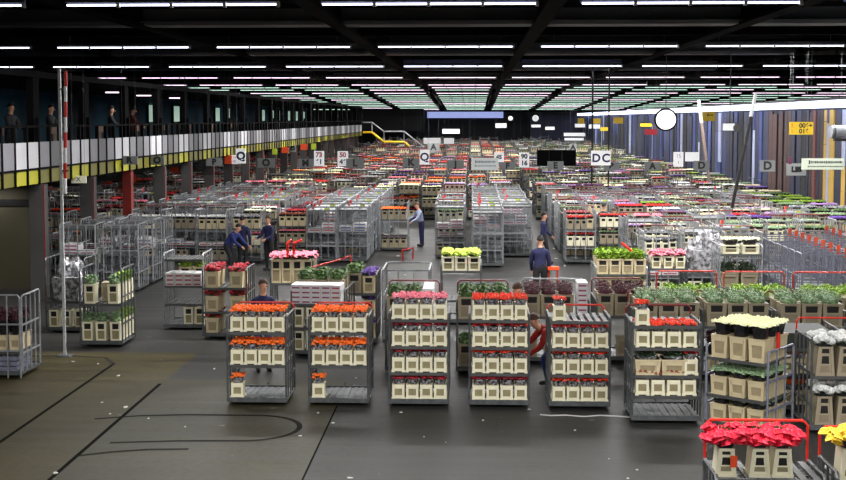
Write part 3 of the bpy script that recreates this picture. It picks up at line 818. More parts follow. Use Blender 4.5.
for k, (px, yb, ph) in enumerate(((668, 377, 'first pale-green trolley'), (737, 378, 'second pale-green trolley'), (811, 379, 'third pale-green trolley'))):
    P = put_trolley(px, yb, f'wide trolley of pale green plants, {nth(k + 1)} of three side by side', w=1.36, d=1.05, tiers=(1.0,), top=1.3, rail=DKRAIL, rail_z=1.55)
    conts(P, 1.0, 'cabbage_tan', spread_x(3, 1, .40), 2, ph, 'brown container of pale green plants', 'top tier', .48)
    conts(P, .14, 'burg_tan', spread_x(4, 1, .30), 1, ph, 'brown container of dark foliage', 'lowest tier', .48)
for k, (px, yb, ph) in enumerate(((694, 352, 'first bright-green trolley'), (764, 353, 'second bright-green trolley'), (836, 354, 'third bright-green trolley'))):
    P = put_trolley(px, yb, f'trolley of bright green plants behind the pale greens, {nth(k + 1)} of three', w=1.36, d=1.05, tiers=(.72,), top=1.2, rail=REDRAIL, rail_z=1.62)
    conts(P, .72, 'bright_tan', spread_x(3, 1, .40), 2, ph, 'brown container of bright green plants', 'top tier', .48)

# --- left group
P = put_trolley(101.5, 347, 'tall trolley of cream containers and greens in the dark beside the white pole', w=.96, tiers=(.95, ), top=1.72, nb=3, rail=None)
for z, tn in ((.12, 'lower tier'), (.95, 'upper tier')):
    conts(P, z, 'leaf_cream', [-.32, -.02, .3] if z < .5 else [-.26, .26], 1, 'pole-side trolley', 'cream container of dark leaves', tn + ' front')
    conts(P, z, 'leafl_cream', [.3], 3, 'pole-side trolley', 'cream container of light leaves', tn + ' side', .28, .36)
    container('bare_tan', P.at(.0, .38, z), 0, f'brown container behind the cream ones, {tn} of the pole-side trolley', 'containers on the pole-side trolley')
P = put_trolley(66, 333, 'trolley of silver-wrapped plants behind the white pole', w=.95, tiers=(.74,), top=1.75, nb=2)
conts(P, .12, 'bare_cream', [-.3, 0, .3], 1, 'silver-wrapped trolley', 'empty cream container', 'lowest tier')
def wrapped(P, z, w, d, h, label, seed):
    b = MB(); rd = random.Random(seed)
    for i in range(11):
        b.sph((rd.uniform(-.4, .4) * w, d * (.5 + rd.uniform(-.3, .3)), h * rd.uniform(.35, .75)), w * .2, d * .2, h * .32, 9, 6, 0, .3, rd)
    b.frus(0, d / 2, .0, h * .55, w * .8, d * .8, w * .95, d * .95, 0)
    b.obj('wrap', SILVER, None)
    o = COL.objects[-1]; o.name = 'wrapped_bundle'; o.location = P.at(0, 0, z); o.rotation_euler = (0, 0, P.rz); tag(o, label, 'wrapped flowers')
wrapped(P, .745, .7, .85, 1.0, 'bundle of plants in crumpled silver film behind the white pole', 3)
P = put_trolley(-10, 378, 'lattice-sided trolley of dark burgundy plants at the left picture edge', w=1.3, d=1.0, tiers=(.52,), top=1.6, nb=3, frame=STEEL)
P = Place(-10, 378)
b = MB(); lattice(b, 0, 1.24, .005, 1.62, 4, .018, (.33, .65)); fr = b.obj('lattice_gate', STEEL, None, label='grey lattice gate closing the trolley at the left picture edge', cat='gate'); fr.location = P.at(0, -.03, 0); fr.rotation_euler = (0, 0, PI / 2)
conts(P, .53, 'burg_tan', spread_x(5, 1, .24), 2, 'left-edge trolley', 'beige container of dark burgundy plants', 'upper tier', .35, .04)
b = MB()
for k in range(3): b.box(-.5, .5, .1, .8, k * .1, k * .1 + .08)
o = b.obj('crate', STEELB, None, label='bluish crate on the base of the trolley at the left edge', cat='crate'); o.location = P.at(0, 0, .12)
P = put_trolley(184, 330, 'nearly empty grey trolley with pink-striped cartons and greens, left of red roses', w=.96, tiers=(.62, 1.05, 1.68), top=1.82, nb=3, frame=STEEL)
for k in range(3):
    for i in range(4):
        carton('red', P.at(-.33 + i * .215, .04, 1.052 + k * .1), f'striped carton, {nth(i + 1)} from left, {("bottom", "middle", "top")[k]} layer on the nearly empty trolley', 'cartons on the nearly empty trolley')
conts(P, .12, 'bare_cream', [.1, .36], 1, 'nearly empty trolley', 'empty cream container', 'lowest tier')
conts(P, 1.05, 'gy_tan', [-.1, .25], 1, 'nearly empty trolley', 'beige container of light greens', 'middle tier', .4, .58)
P = put_trolley(225, 339, 'trolley of drooping red roses in beige containers left of the bald worker', w=1.04, tiers=(.62, 1.17), top=1.62, nb=3)
for z, tn in ((.12, 'lowest tier'), (.62, 'middle tier'), (1.17, 'top tier')):
    conts(P, z, 'red_tan', [-.30, .26], 2, 'red rose trolley', 'beige container of red roses', tn, .5)
P = put_trolley(292, 324, 'trolley of pink roses in tall beige containers behind the cartons', w=1.06, tiers=(.4, 1.0,), top=1.6, nb=3, rail=None)
conts(P, 1.0, 'pink_tan', spread_x(4, 1, .26), 2, 'pink rose trolley', 'tall beige container of pink roses', 'top tier', .45)
conts(P, .12, 'bare_tan', spread_x(4, 1, .25), 1, 'pink rose trolley', 'brown container', 'lowest tier')
for k, x in enumerate((-.1, .05)):
    b = MB(); b.tube([(0, 0, 0), (0, 0, .34), (.1 + .1 * k, .0, .42)], .035, 7); o = b.obj('lever', REDRAIL, None, label=f'{nth(k + 1)} red lever sticking up among the pink roses', cat='lever'); o.location = P.at(x, .03 + .02 * k, 1.64)
P = put_trolley(318, 357, 'trolley stacked with white cartons and green plants behind the second orange trolley', w=1.16, d=1.4, rz=math.radians(-3), tiers=(.62, 1.12), top=1.42, nb=3, rail=None)
for k in range(4):
    for i in range(5):
        carton('magenta' if i < 4 else 'red', P.at(-.47 + i * .212, .03, 1.122 + k * .1), f'white striped carton, {nth(i + 1)} from left, {nth(4 - k)} from top, on the carton trolley', 'cartons on the carton trolley', P.rz)
conts(P, 1.12, 'green_tan', [-.4, -.05, .3], 2, 'carton trolley', 'brown container of leafy green plants', 'top tier', .42, .58)
conts(P, .12, 'bare_cream', [-.42, -.14, .14, .42], 1, 'carton trolley', 'cream container', 'lowest tier')
conts(P, .62, 'bare_cream', [-.42, -.14, .14, .42], 1, 'carton trolley', 'cream container', 'middle tier')
b = MB(); b.tube([(-.45, 0, 0), (.28, 0, .2), (.40, .02, .26), (.42, .02, .12)], .02, 6); o = b.obj('lever', REDRAIL, None, label='long red lever slanting above the green plants of the carton trolley', cat='lever'); o.location = P.at(.1, 1.2, 1.75)
P = put_trolley(361, 345, 'narrow trolley of purple flowers and greens beside the carton trolley', w=.72, d=1.0, tiers=(.62, 1.15), top=1.6, nb=3)
conts(P, 1.15, 'green_tan', [-.15], 2, 'narrow purple trolley', 'brown container of greens', 'top tier', .45)
conts(P, 1.15, 'purple_tan', [.17], 2, 'narrow purple trolley', 'beige container of purple flowers', 'top tier side', .45)
conts(P, .62, 'purple_tan', [.17], 2, 'narrow purple trolley', 'beige container of purple flowers', 'middle tier side', .45)
conts(P, .12, 'purple_tan', [.17], 2, 'narrow purple trolley', 'beige container of purple flowers', 'lowest tier side', .45)
# centre
P = put_trolley(406, 345, 'empty grey trolley with a red handle left of the leafy plants', d=1.3, tiers=(.6,), top=1.68, nb=2, frame=STEEL, rail=STEEL, rail_z=1.69, gate=4)
b = MB(); b.tube([(-.1, 0, 0), (-.1, 0, .25), (.14, 0, .32), (.14, 0, .05)], .022, 6); o = b.obj('lever', REDRAIL, None, label='bent red handle on top of the empty grey trolley', cat='lever'); o.location = P.at(-.05, 1.28, 1.71)
P = put_trolley(461, 325, 'trolley of lime chrysanthemums in cream containers in the middle of the hall', w=1.0, tiers=(.6, 1.32), top=1.5, nb=3, rail=REDRAIL, rail_z=1.42)
conts(P, 1.32, 'lime_cream', spread_x(3, 1, .32), 2, 'lime trolley', 'cream container of lime chrysanthemums', 'top tier', .4)
# right middle
P = put_trolley(621, 318, 'wide trolley heaped with light green foliage and a red lever', w=1.3, d=1.2, tiers=(.6, 1.1), top=1.3, nb=3, frame=STEEL)
conts(P, 1.1, 'gy_tan', spread_x(4, 1, .31), 3, 'foliage trolley', 'beige container of light green foliage', 'top tier', .38)
conts(P, .6, 'gy_tan', spread_x(4, 1, .31), 1, 'foliage trolley', 'beige container of light green foliage', 'middle tier', .38)
b = MB(); b.tube([(0, 0, .15), (.18, -.05, 0), (.25, -.06, -.06)], .035, 6); o = b.obj('lever', REDRAIL, None, label='red lever lying across the heaped light green foliage', cat='lever'); o.location = P.at(.0, .1, 1.75)
P = put_trolley(668, 318, 'trolley of pink carnations in cream containers beside the heaped foliage', w=.98, tiers=(.6, 1.25), top=1.45, nb=3, rail=REDRAIL, rail_z=1.3)
conts(P, 1.25, 'pinkt_cream', spread_x(3, 1, .3), 2, 'pink carnation trolley', 'cream container of pink carnations', 'top tier', .4)
P = put_trolley(708, 314, 'trolley of plants wrapped in silver film right of the pink carnations', w=1.12, tiers=(.6, 1.05), top=1.5, nb=3, frame=STEELD)
wrapped(P, 1.055, .84, .85, 1.05, 'large heap of plants in crumpled silver film right of the pink carnations', 5)
P = put_trolley(740, 322, 'trolley with a grey top shelf of cream roses above dark green plants', w=1.06, tiers=(.55, .86, 1.68), top=1.9, nb=3, frame=STEEL)
conts(P, 1.68, 'rose_cream', [-.24, .24], 1, 'rose shelf trolley', 'low cream box of pale yellow roses', 'top shelf')
conts(P, .86, 'shade_tan', [-.25, .22], 2, 'rose shelf trolley', 'brown container of dark green plants', 'middle tier', .45)
NESTM = mat('dull_bluish_steel', (112, 114, 126), .5, .2, var=.3, scale=9)
# nested empties standing one behind the other
for c, (x0, y0, n) in enumerate(((8.7, 29.8, 9), (10.02, 29.4, 11), (11.34, 28.8, 12))):
    for k in range(n):
        if c == 0 and k == 0:
            nest = make_trolley(w=1.2, d=.6, tiers=(.7,), top=1.68, nb=2, frame=NESTM, name='nested_trolley', slats=False, hook=False, shelf=STEELD, deck=STEELD, gate=4)
            b = MB(); b.box(.44, .54, -.03, .0, 1.60, 1.84); b.obj('orange_tag', mat('rust_tag', (176, 64, 32), .6), nest); NEST = Proto(nest)
        NEST.put((x0, y0 + k * .66, 0), 0, f'empty nested grey trolley with orange tag, {nth(k + 1)} from front in the {nth(c + 1)} nested column', 'nested empty trolleys', 'trolley')
# ------------------------------------------------------------------ the rows of trolleys filling the hall
RF = random.Random(21)
PEOPLE_AT = [(4.9, 45.2), (5.35, 44.2), (-15.4, 56), (-16, 55), (2.4, 41.5)]
PAL = {'left': 'red crimson brown silver orange scarlet red crimson white pink heather brown cream'.split(),
       'centre': 'pink red orange scarlet crimson lilac kraft white red orange purple brown cream green'.split(),
       'right': 'white green purple pink cream lightgreen silver lilac white red kraft bluegreen darkgreen'.split()}
def side(x): return 'left' if x < -5 else ('centre' if x < 3.4 else 'right')
slots = []       # dict per trolley
def slot(x, y, typ, block, row, pos, color=None, sc=1.0):
    if any(abs(x - a) < .95 and -1.7 < y - b < .5 for a, b in PEOPLE_AT): return
    slots.append(dict(x=x, y=y, typ=typ, block=block, row=row, pos=pos, color=color, sc=sc))
def fill_block(block, xs, ys, typf):
    for ri, y in enumerate(ys):
        run, c = 0, None
        for ci, x in enumerate(xs):
            if run <= 0: run = RF.choice([1, 1, 2, 3]); c = RF.choice(PAL[side(x)])
            run -= 1
            slot(x + RF.uniform(-.03, .03), y + RF.uniform(-.2, .2), typf(x, y), block, ri + 1, ci + 1, c)
def seq(a, b, s):
    o = []
    while a <= b: o.append(a); a += s
    return o
fill_block('centre', [.5, 1.57], seq(40.3, 56, 1.5), lambda x, y: 'metal')
fill_block('centre left', [-.85], seq(43.0, 56, 1.5), lambda x, y: RF.choice(['metal', 'mixed']))
fill_block('lone', [-3.0], [45.2], lambda x, y: 'mixed')
fill_block('left', [-6.35, -5.25, -4.17], seq(41.6, 55, 1.5), lambda x, y: 'metal' if x > -6 else RF.choice(['mixed', 'flow']))
fill_block('outer left', [-11.3, -10.15, -9.0, -7.85], seq(41.2, 57, 1.75), lambda x, y: RF.choice(['metal', 'metal', 'metal', 'mixed', 'flow']))
fill_block('left cross', [-11.4, -10.2], seq(34.2, 38.5, 1.5), lambda x, y: 'metal')
fill_block('right', [3.75, 4.9, 6.05, 7.2], seq(41.5, 57, 1.6), lambda x, y: RF.choice(['metal', 'mixed', 'mixed', 'flow']))
fill_block('near right', [5.3, 6.4, 7.5], seq(33.6, 40, 1.65), lambda x, y: RF.choice(['mixed', 'flow', 'metal', 'mixed']))
fill_block('wall side', [12.55, 13.75], seq(27.5, 57, 1.65), lambda x, y: 'flow')
fill_block('outer right', [8.5, 9.65, 10.8], seq(37.6, 57, 1.65), lambda x, y: RF.choice(['flow', 'mixed', 'flow', 'mixed', 'flow', 'metal']))
fill_block('under gallery', [-18.6, -17.4, -16.2, -15.0, -13.8], seq(36, 130, 2.4), lambda x, y: RF.choice(['flow', 'mixed', 'metal', 'flow']))
ys = []; y = 59.5
while y < 160:
    ys += [y, y + 1.5, y + 3.0]; y += 4.5 + (3.6 if y < 80 else 1.6)
fill_block('far', [x for x in seq(-11.2, 14.0, 1.145)], [q for q in ys if q < 158], lambda x, y: RF.choice(['flow', 'flow', 'flow', 'mixed', 'metal', 'flow', 'mixed']) if not (2.1 < x < 3.3 and y < 76) and RF.random() > .07 else 'none')
slots = [s for s in slots if s['typ'] != 'none']
slots.sort(key=lambda s: s['y'])
N_TROLLEY = 300 - sum(1 for o in COL.objects if o.name.split('.')[0] == 'flower_trolley' and o.parent is None)

def low_trolley(tiers, top, w=1.06, d=1.3):
    b = MB()
    for sx in (-1, 1):
        for y in (.02, d - .02): b.box(sx * (w / 2 - .02) - .018, sx * (w / 2 - .02) + .018, y - .018, y + .018, .0, top, 0)
        for z in (top - .03, .5 * top): b.box(sx * (w / 2 - .02) - .015, sx * (w / 2 - .02) + .015, 0, d, z, z + .03, 0)
        b.box(sx * (w / 2 - .02) - .012, sx * (w / 2 - .02) + .012, d / 2 - .012, d / 2 + .012, .1, top, 0)
    for z in (.11,) + tuple(tiers): b.box(-w / 2, w / 2, 0, d, z - .03, z - .002, 1)
    return b
def low_bucket(sides=5, hq=True):
    """0 cream 1 slot 2 dark collar 3 flowers"""
    b = MB(); b.frus(0, .14, 0, .33, .20, .24, .23, .27, 0)
    b.quad((-.06, .0, .20), (.06, .0, .20), (.06, -.01, .29), (-.06, -.01, .29), 1)
    b.frus(0, .14, .33, .41, .18, .2, .235, .27, 2)
    for i in ((-.06, .07), (.06, .07), (-.055, .2), (.06, .21)): b.dome(i[0], i[1], .41, .078, .05, sides, 3)
    return b
SB_MATS = [CREAM, SLOT, BLACKSL]; NB = 3 + len(FL)
FCOL = list(FL.keys()); FIDX = {c: i + 3 for i, c in enumerate(FCOL)}
fb_proto = {}
def flower_bucket(color, loc, label, group):
    if color not in fb_proto:
        r = empty('flower_bucket', cat='flower bucket')
        b = MB(); b.frus(0, .14, 0, .33, .195, .24, .215, .27, 0); b.frus(0, .14, .31, .33, .225, .276, .227, .278, 0); b.box(-.07, .07, .0, .01, .19, .29, 1); b.box(-.07, .07, .005, .012, .05, .15, 2)
        b.obj('bucket', [CREAM, SLOT, CREAMIN], r)
        o = sleeve_mesh(.19, .1, len(fb_proto), .22, 1.08, 10).obj('sleeve', BLACKSL, r); o.location = (0, .14, .31)
        o = heads_mesh(.18, .24, 3, 3, .04, .035, len(fb_proto), .03, 6).obj('flowers', FL[color], r); o.location = (0, .14, .41)
        fb_proto[color] = Proto(r)
    fb_proto[color].put(loc, 0, label, group, 'flower bucket')
TPROTO = {}
def field_trolley(typ, s):
    if typ not in TPROTO:
        kw = dict(flow=dict(tiers=(.68, 1.26), top=1.62, nb=2, frame=STEELD),
                  mixed=dict(tiers=(.62, 1.2), top=1.85, nb=3, frame=STEEL, rail=DKRAIL, rail_z=1.95, gate=4),
                  metal=dict(tiers=(.6, 1.08, 1.84), top=1.96, nb=3, frame=STEEL, shelf=STEELD, deck=STEELD, gate=5),
                  metaltag=dict(tiers=(.6, 1.08, 1.84), top=1.96, nb=3, frame=STEEL, shelf=STEEL, deck=STEELD, gate=5))[typ]
        r = make_trolley(slats=False, **kw)
        if typ == 'metaltag':
            b = MB(); b.tube([(-.3, .1, 1.86), (-.22, .14, 2.05)], .045, 6); b.obj('red_tag', REDRAIL, r)
            b = MB(); b.box(.1, .3, .03, .05, 1.842, 1.90); b.obj('lime_label', LIME, r)
        TPROTO[typ] = Proto(r)
    return TPROTO[typ].put((s['x'], s['y'], 0), 0, s['label'], s['group'], 'trolley')
LOWT = {'flow': low_trolley((.68, 1.26), 1.62), 'mixed': low_trolley((.62, 1.2), 1.85), 'metal': low_trolley((.6, 1.08, 1.84), 1.96)}
LB = low_bucket(); LB3 = low_bucket(4)
TIERS = {'flow': (.12, .68, 1.26), 'mixed': (.12, .62, 1.2), 'metal': (.12, .6, 1.08, 1.84)}
mass_t, mass_b, mass_c = MB(), MB(), MB()
nb_ind = 0; nc_ind = 0
DESC = {'flow': '{c} flower trolley', 'mixed': 'mixed trolley of {c} flowers', 'metal': 'empty grey steel trolley', 'metaltag': 'red-tagged grey steel trolley'}
cname = lambda c: {'lightgreen': 'light green', 'darkgreen': 'dark green', 'bluegreen': 'pale green', 'heather': 'dark heather', 'brown': 'rust'}.get(c, c)
low_carton = MB(); low_carton.box(-.22, .22, 0, .4, 0, .09, 0); low_carton.quad((-.18, -.002, .02), (.18, -.002, .02), (.18, -.002, .06), (-.18, -.002, .06), 1)
for i, s in enumerate(slots):
    typ, c = s['typ'], s['color']
    ind = i < N_TROLLEY
    tall = RF.uniform(.94, 1.12) if s['y'] < 112 else RF.uniform(1.15, 1.5)
    s['group'] = f"trolleys of the {s['block']} block"
    if ind:
        s['label'] = f"{DESC[typ].format(c=cname(c))}, {nth(s['pos'])} from left, {nth(s['row'])} row, {s['block']} block"
        if typ == 'metal' and RF.random() < .3: s['label'] = s['label'].replace(DESC['metal'], DESC['metaltag']); field_trolley('metaltag', s)
        else: field_trolley(typ, s)
    else:
        b = LOWT[typ]
        if 1:
            q = MB(); q.v = [(x, y, z * tall) for x, y, z in b.v]; q.f, q.m = b.f, b.m; mass_t.add(q, s['x'], s['y'], 0)
    tiers = TIERS[typ]
    jobs = []     # (tier index, depth row, columns)
    if typ == 'flow':
        jobs = [(2, 0, 4), (2, 1, 4)]
        if s['y'] < 100: jobs.append((1, 0, 4))
        if s['y'] < 72: jobs.append((0, 0, 4))
    elif typ == 'mixed':
        jobs = [(2, 0, RF.choice([2, 4, 3])), (RF.choice([0, 1]), 0, RF.choice([2, 3, 4])), (2, 1, 4)]
    else:
        jobs = [(RF.choice([0, 1]), 0, RF.choice([0, 0, 2]))]
    for (t, row, n) in jobs:
        c2 = c if t == 2 and RF.random() < .9 else RF.choice(PAL[side(s['x'])])
        gap = RF.random() < .12
        body = RF.choice([0, NB, NB + 1, NB + 1])
        for k in range(n):
            if gap and k == 1: continue
            X, Yb, Z = s['x'] - .47 + .117 + k * .236, s['y'] + .04 + row * .3, (tiers[t] + .002) * (1 if ind else tall)
            if nb_ind < 298 and row < 2:
                nb_ind += 1
                flower_bucket(c2, (X, Yb, Z), f"{cname(c2)} flower bucket, {nth(k + 1)} bucket, {('lowest', 'middle', 'upper', 'top')[t]}{' rear' if row else ''} tier, {nth(s['pos'])} trolley, {nth(s['row'])} row, {s['block']} block", f"flower buckets of the {s['block']} block")
            else:
                mm = [body, 1, 2, FIDX[c2]]
                mass_b.add(LB if s['y'] < 90 else LB3, X, Yb, Z, 0, mm)
    if typ == 'metal' and RF.random() < .6 or typ == 'mixed' and RF.random() < .5:
        t = 2 if typ == 'metal' else 1
        for k in range(2):
            for l in range(RF.choice([1, 2, 3])):
                X, Yb, Z = s['x'] - .24 + k * .48, s['y'] + .05, tiers[t] + .004 + l * .1
                col = RF.choice(['magenta', 'red', 'blue'])
                if nc_ind < 130:
                    nc_ind += 1
                    key = 'wide' + col
                    if key not in CT:
                        r = empty('flower_carton', cat='carton')
                        b = MB(); b.box(-.22, .22, 0, .5, 0, .085); b.obj('box', CARD, r)
                        b = MB(); b.box(-.18, .18, -.003, 0, .02, .055); b.obj('print_band', {'magenta': MAGSTR, 'red': REDSTR, 'blue': BLUESTR}[col], r)
                        b = MB(); b.box(-.224, .224, -.004, .504, .07, .095); b.obj('lid', CARD, r)
                        CT[key] = Proto(r)
                    CT[key].put((X, Yb, Z), 0, f"{col}-striped carton, {('left', 'right')[k]} pile, {nth(l + 1)} up, {nth(s['pos'])} trolley, {nth(s['row'])} row, {s['block']} block", f"cartons of the {s['block']} block", 'carton')
                else: mass_c.add(low_carton, X, Yb, Z)
mass_t.obj('flower_trolleys', [STEELD, SHELF], None, kind='stuff', label='countless steel trolleys filling the far hall', cat='trolleys')
mass_b.obj('flower_buckets', SB_MATS + [FL[c] for c in FCOL] + [BEIGE, TAN], None, kind='stuff', label='countless flower buckets on the trolleys of the far hall', cat='flower buckets')
if mass_c.v: mass_c.obj('flower_cartons', [CARD, MAGSTR], None, kind='stuff', label='white cartons on the far trolleys', cat='cartons')
# ------------------------------------------------------------------ hanging signs, clock, poles
def text(parent, s, size, m, loc, name='lettering', rz=0, align='CENTER', bold=0.0):
    cu = bpy.data.curves.new(name, 'FONT'); cu.body = s; cu.size = size; cu.align_x = align; cu.align_y = 'CENTER'
    cu.extrude = .002; cu.offset = bold; cu.materials.append(m)
    o = bpy.data.objects.new(name, cu); COL.objects.link(o); o.parent = parent
    o.location = loc; o.rotation_euler = (PI / 2, 0, rz)
    bpy.context.view_layer.update()
    me = bpy.data.meshes.new_from_object(o.evaluated_get(bpy.context.evaluated_depsgraph_get()))
    q = bpy.data.objects.new(name, me); COL.objects.link(q); q.parent = parent; q.location = loc; q.rotation_euler = (PI / 2, 0, rz)
    bpy.data.objects.remove(o)
    if not me.materials: me.materials.append(m)
    return q
WHITEB = emit('glowing_white_board', (235, 236, 240), .38)  # glow added so boards that catch little roof light look white
def hanging_sign(px, py, w, h, Y, board, lines, label, name='hanging_sign', th=.08, wires=True, fr=None, ceil=7.5):
    """lines: (text, material, dx, dz, size, bold) in metres from the board centre; w, h in picture pixels"""
    p = on_y(px, py, Y); k = 1200.0 / Y
    W, H = w / k, h / k
    r = empty(name, (p.x, p.y, p.z), cat='sign', label=label)
    b = MB(); b.box(-W / 2, W / 2, 0, th, -H / 2, H / 2); bd = b.obj('board', board, r)
    if fr is not None:
        b = MB()
        for x0, x1, z0, z1 in ((-W / 2, W / 2, H / 2 - .02, H / 2), (-W / 2, W / 2, -H / 2, -H / 2 + .02), (-W / 2, -W / 2 + .02, -H / 2, H / 2), (W / 2 - .02, W / 2, -H / 2, H / 2)):
            b.box(x0, x1, -.01, 0, z0, z1)
        b.obj('frame', fr, r)
    for t, m, dx, dz, s, bo in lines:
        if t == '~':      # print too small to read in the photo: broken word-length strokes
            rs = random.Random(int(px * 7 + dz * 100)); b = MB(); x = -bo / 2 * W; e = bo / 2 * W; hh = s * H / 2; first = True
            while x < e - .02:
                l = min(e - x, rs.uniform(.03, .075)); q = hh * (1.7 if first else rs.uniform(.7, 1.1)); first = False
                b.box(dx * W + x, dx * W + x + l * .72, -.004, -.001, dz * H - q, dz * H + q); x += l
            b.obj('lettering', m, bd)
        else: text(bd, t, s * H, m, (dx * W, -.004, dz * H), bold=bo)
    if wires:
        for sx in (-1, 1):
            b = MB(); b.tube([(sx * W * .4, th / 2, H / 2), (sx * W * .4, th / 2, ceil - p.z)], .004, 4); b.obj('wire', STEELD, r)
    return r
GREYL = [('X', 0)]
for t, px, py, w, h, Y, mt in (('R', 129, 160.3, 17, 8.5, 40.3, SIGNGREY), ('O', 157, 160.5, 14, 9, 44, SIGNGREY), ('P', 214, 162, 16, 8, 53.5, SIGNGREY), ('O', 266, 163, 17, 9.5, 58, SIGNGREY),
                        ('B', 292.5, 147.5, 6.5, 9, 80, SIGNGREY), ('M', 305.5, 163.3, 16, 9, 58, SIGNGREY), ('L', 355, 163.3, 18, 9.5, 58, SIGNGREY),
                        ('K', 411, 162.6, 17, 9.5, 58, SIGNGREY), ('A', 433.5, 147.3, 12, 8.5, 80, SIGNGREY), ('J', 455.5, 164.3, 17, 8.5, 58, SIGNGREY),
                        ('F', 507.5, 166, 16, 8, 58, SIGNGREY), ('E', 555.5, 165.7, 16, 8.5, 57, SIGNGREY), ('A', 573, 147.5, 7, 7.5, 80, SIGNGREY),
                        ('B', 611.5, 166.3, 15.5, 8.5, 57, SIGNGREY), ('A', 652.5, 166.3, 15.5, 8.5, 57, SIGNGREY), ('D', 701.5, 165.6, 15.5, 9.5, 55, SIGNGREY),
                        ('D', 767.5, 166, 15, 11, 50, SIGNGREY), ('LSS', 796.5, 169.5, 19, 12, 46, SIGNGREY)):
    near = {'R': 'above the red column', 'P': 'near the gallery', 'M': 'left of the white seventy-three board', 'L': 'right of the two white number boards', 'K': 'left of the white Q board', 'J': 'left of the printed white board', 'F': 'right of the printed white board', 'E': 'under the black screen', 'LSS': 'under the long white board'}.get(t)
    if near is None:
        near = {157: 'second from the red column', 266: 'right of the orange tags', 292.5: 'high among orange and lime tags', 433.5: 'high above the white Q board', 573: 'at the top right of the black screen', 611.5: 'below the white DC board', 652.5: 'below the round clock', 701.5: 'below the white board pair', 767.5: 'in front of the blue wall'}[px]
    hanging_sign(px, py, w, h, Y, mt, [(t, BLACK, 0, 0, 1.0 if len(t) == 1 else .58, .02)], f'grey hanging sign with black letter {t} {near}' if len(t) == 1 else f'grey hanging sign with black letters {t} {near}')
hanging_sign(78.5, 179.5, 15, 7.5, 35.6, mat('ivory_sign', (222, 222, 200), .6, var=.05), [('X', BLACK, 0, 0, .9, 0)], 'pale hanging sign with black X beside the gallery column')
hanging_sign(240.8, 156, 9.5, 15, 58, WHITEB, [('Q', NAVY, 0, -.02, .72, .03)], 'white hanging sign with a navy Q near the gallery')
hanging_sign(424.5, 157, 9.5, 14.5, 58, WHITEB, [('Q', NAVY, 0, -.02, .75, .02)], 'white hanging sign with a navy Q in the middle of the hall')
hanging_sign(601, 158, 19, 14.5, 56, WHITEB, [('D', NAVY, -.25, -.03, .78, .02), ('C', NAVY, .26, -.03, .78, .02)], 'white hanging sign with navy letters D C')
REDT = mat('faded_red_ink', (205, 120, 125), .7); GRT = mat('grey_ink', (90, 92, 100), .7)
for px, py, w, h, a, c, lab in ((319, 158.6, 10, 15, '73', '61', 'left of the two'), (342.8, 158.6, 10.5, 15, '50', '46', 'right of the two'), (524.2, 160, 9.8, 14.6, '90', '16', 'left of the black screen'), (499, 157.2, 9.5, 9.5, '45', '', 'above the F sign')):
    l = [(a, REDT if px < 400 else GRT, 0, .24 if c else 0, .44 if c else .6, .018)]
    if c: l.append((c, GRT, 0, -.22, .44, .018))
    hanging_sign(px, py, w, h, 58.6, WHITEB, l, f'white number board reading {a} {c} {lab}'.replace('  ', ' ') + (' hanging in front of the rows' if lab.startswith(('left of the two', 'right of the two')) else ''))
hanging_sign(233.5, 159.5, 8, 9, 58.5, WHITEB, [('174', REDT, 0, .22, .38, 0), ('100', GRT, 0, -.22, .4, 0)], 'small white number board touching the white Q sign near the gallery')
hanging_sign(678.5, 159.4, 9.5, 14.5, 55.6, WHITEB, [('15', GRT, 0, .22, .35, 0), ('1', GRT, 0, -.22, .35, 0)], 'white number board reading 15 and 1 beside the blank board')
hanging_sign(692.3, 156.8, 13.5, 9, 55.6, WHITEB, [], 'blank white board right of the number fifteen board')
SC1 = mat('pale_board', (214, 220, 220), .6, var=.05)
INK = mat('faint_ink', (120, 128, 132), .7)
INKD = mat('dark_ink', (60, 64, 60), .7)
hanging_sign(485, 164, 27, 12, 56.5, SC1, [('~', INK, .02, .18, .16, .78), ('~', INK, .02, -.16, .1, .8)], 'pale printed two-line board with dark red left edge')
o = COL.objects['board.%03d' % 0] if False else None
hanging_sign(470, 164, 2, 12, 56.4, mat('dark_red_strip', (78, 16, 30), .6), [], 'narrow dark red strip at the left end of the pale board')
hanging_sign(823, 164, 41, 11, 45, mat('pale_green_board', (206, 216, 196), .6, var=.05), [('~', INKD, .06, .17, .2, .8), ('~', INKD, .06, -.22, .1, .84)], 'long pale green printed board in front of the amber wall panels')
hanging_sign(790.5, 161, 3, 6, 45.2, mat('plum_strip', (96, 24, 66), .6), [], 'small plum strip left of the long pale green board')
hanging_sign(556.5, 158, 39, 16, 57.6, BLACKM, [], 'wide black hanging screen in the middle of the hall', name='hanging_screen', th=.15, fr=BLACK)
yb = hanging_sign(801.5, 128.3, 23, 12.5, 43, YELLOW, [('006', BLACK, .1, .2, .5, .008), ('016', BLACK, .1, -.24, .5, .008), ('2', ORANGETAG, -.4, .2, .4, 0), ('1', ORANGETAG, -.4, -.24, .4, 0)], 'yellow hanging sign reading 006 with arrow and 016')
b = MB(); n = len(b.v); b.v += [(.30, -.004, .16), (.38, -.004, .1), (.30, -.004, .04)]; b.f.append((0, 2, 1)); b.m.append(0); b.box(.24, .31, -.006, -.002, .085, .115); b.obj('arrow', BLACK, yb)
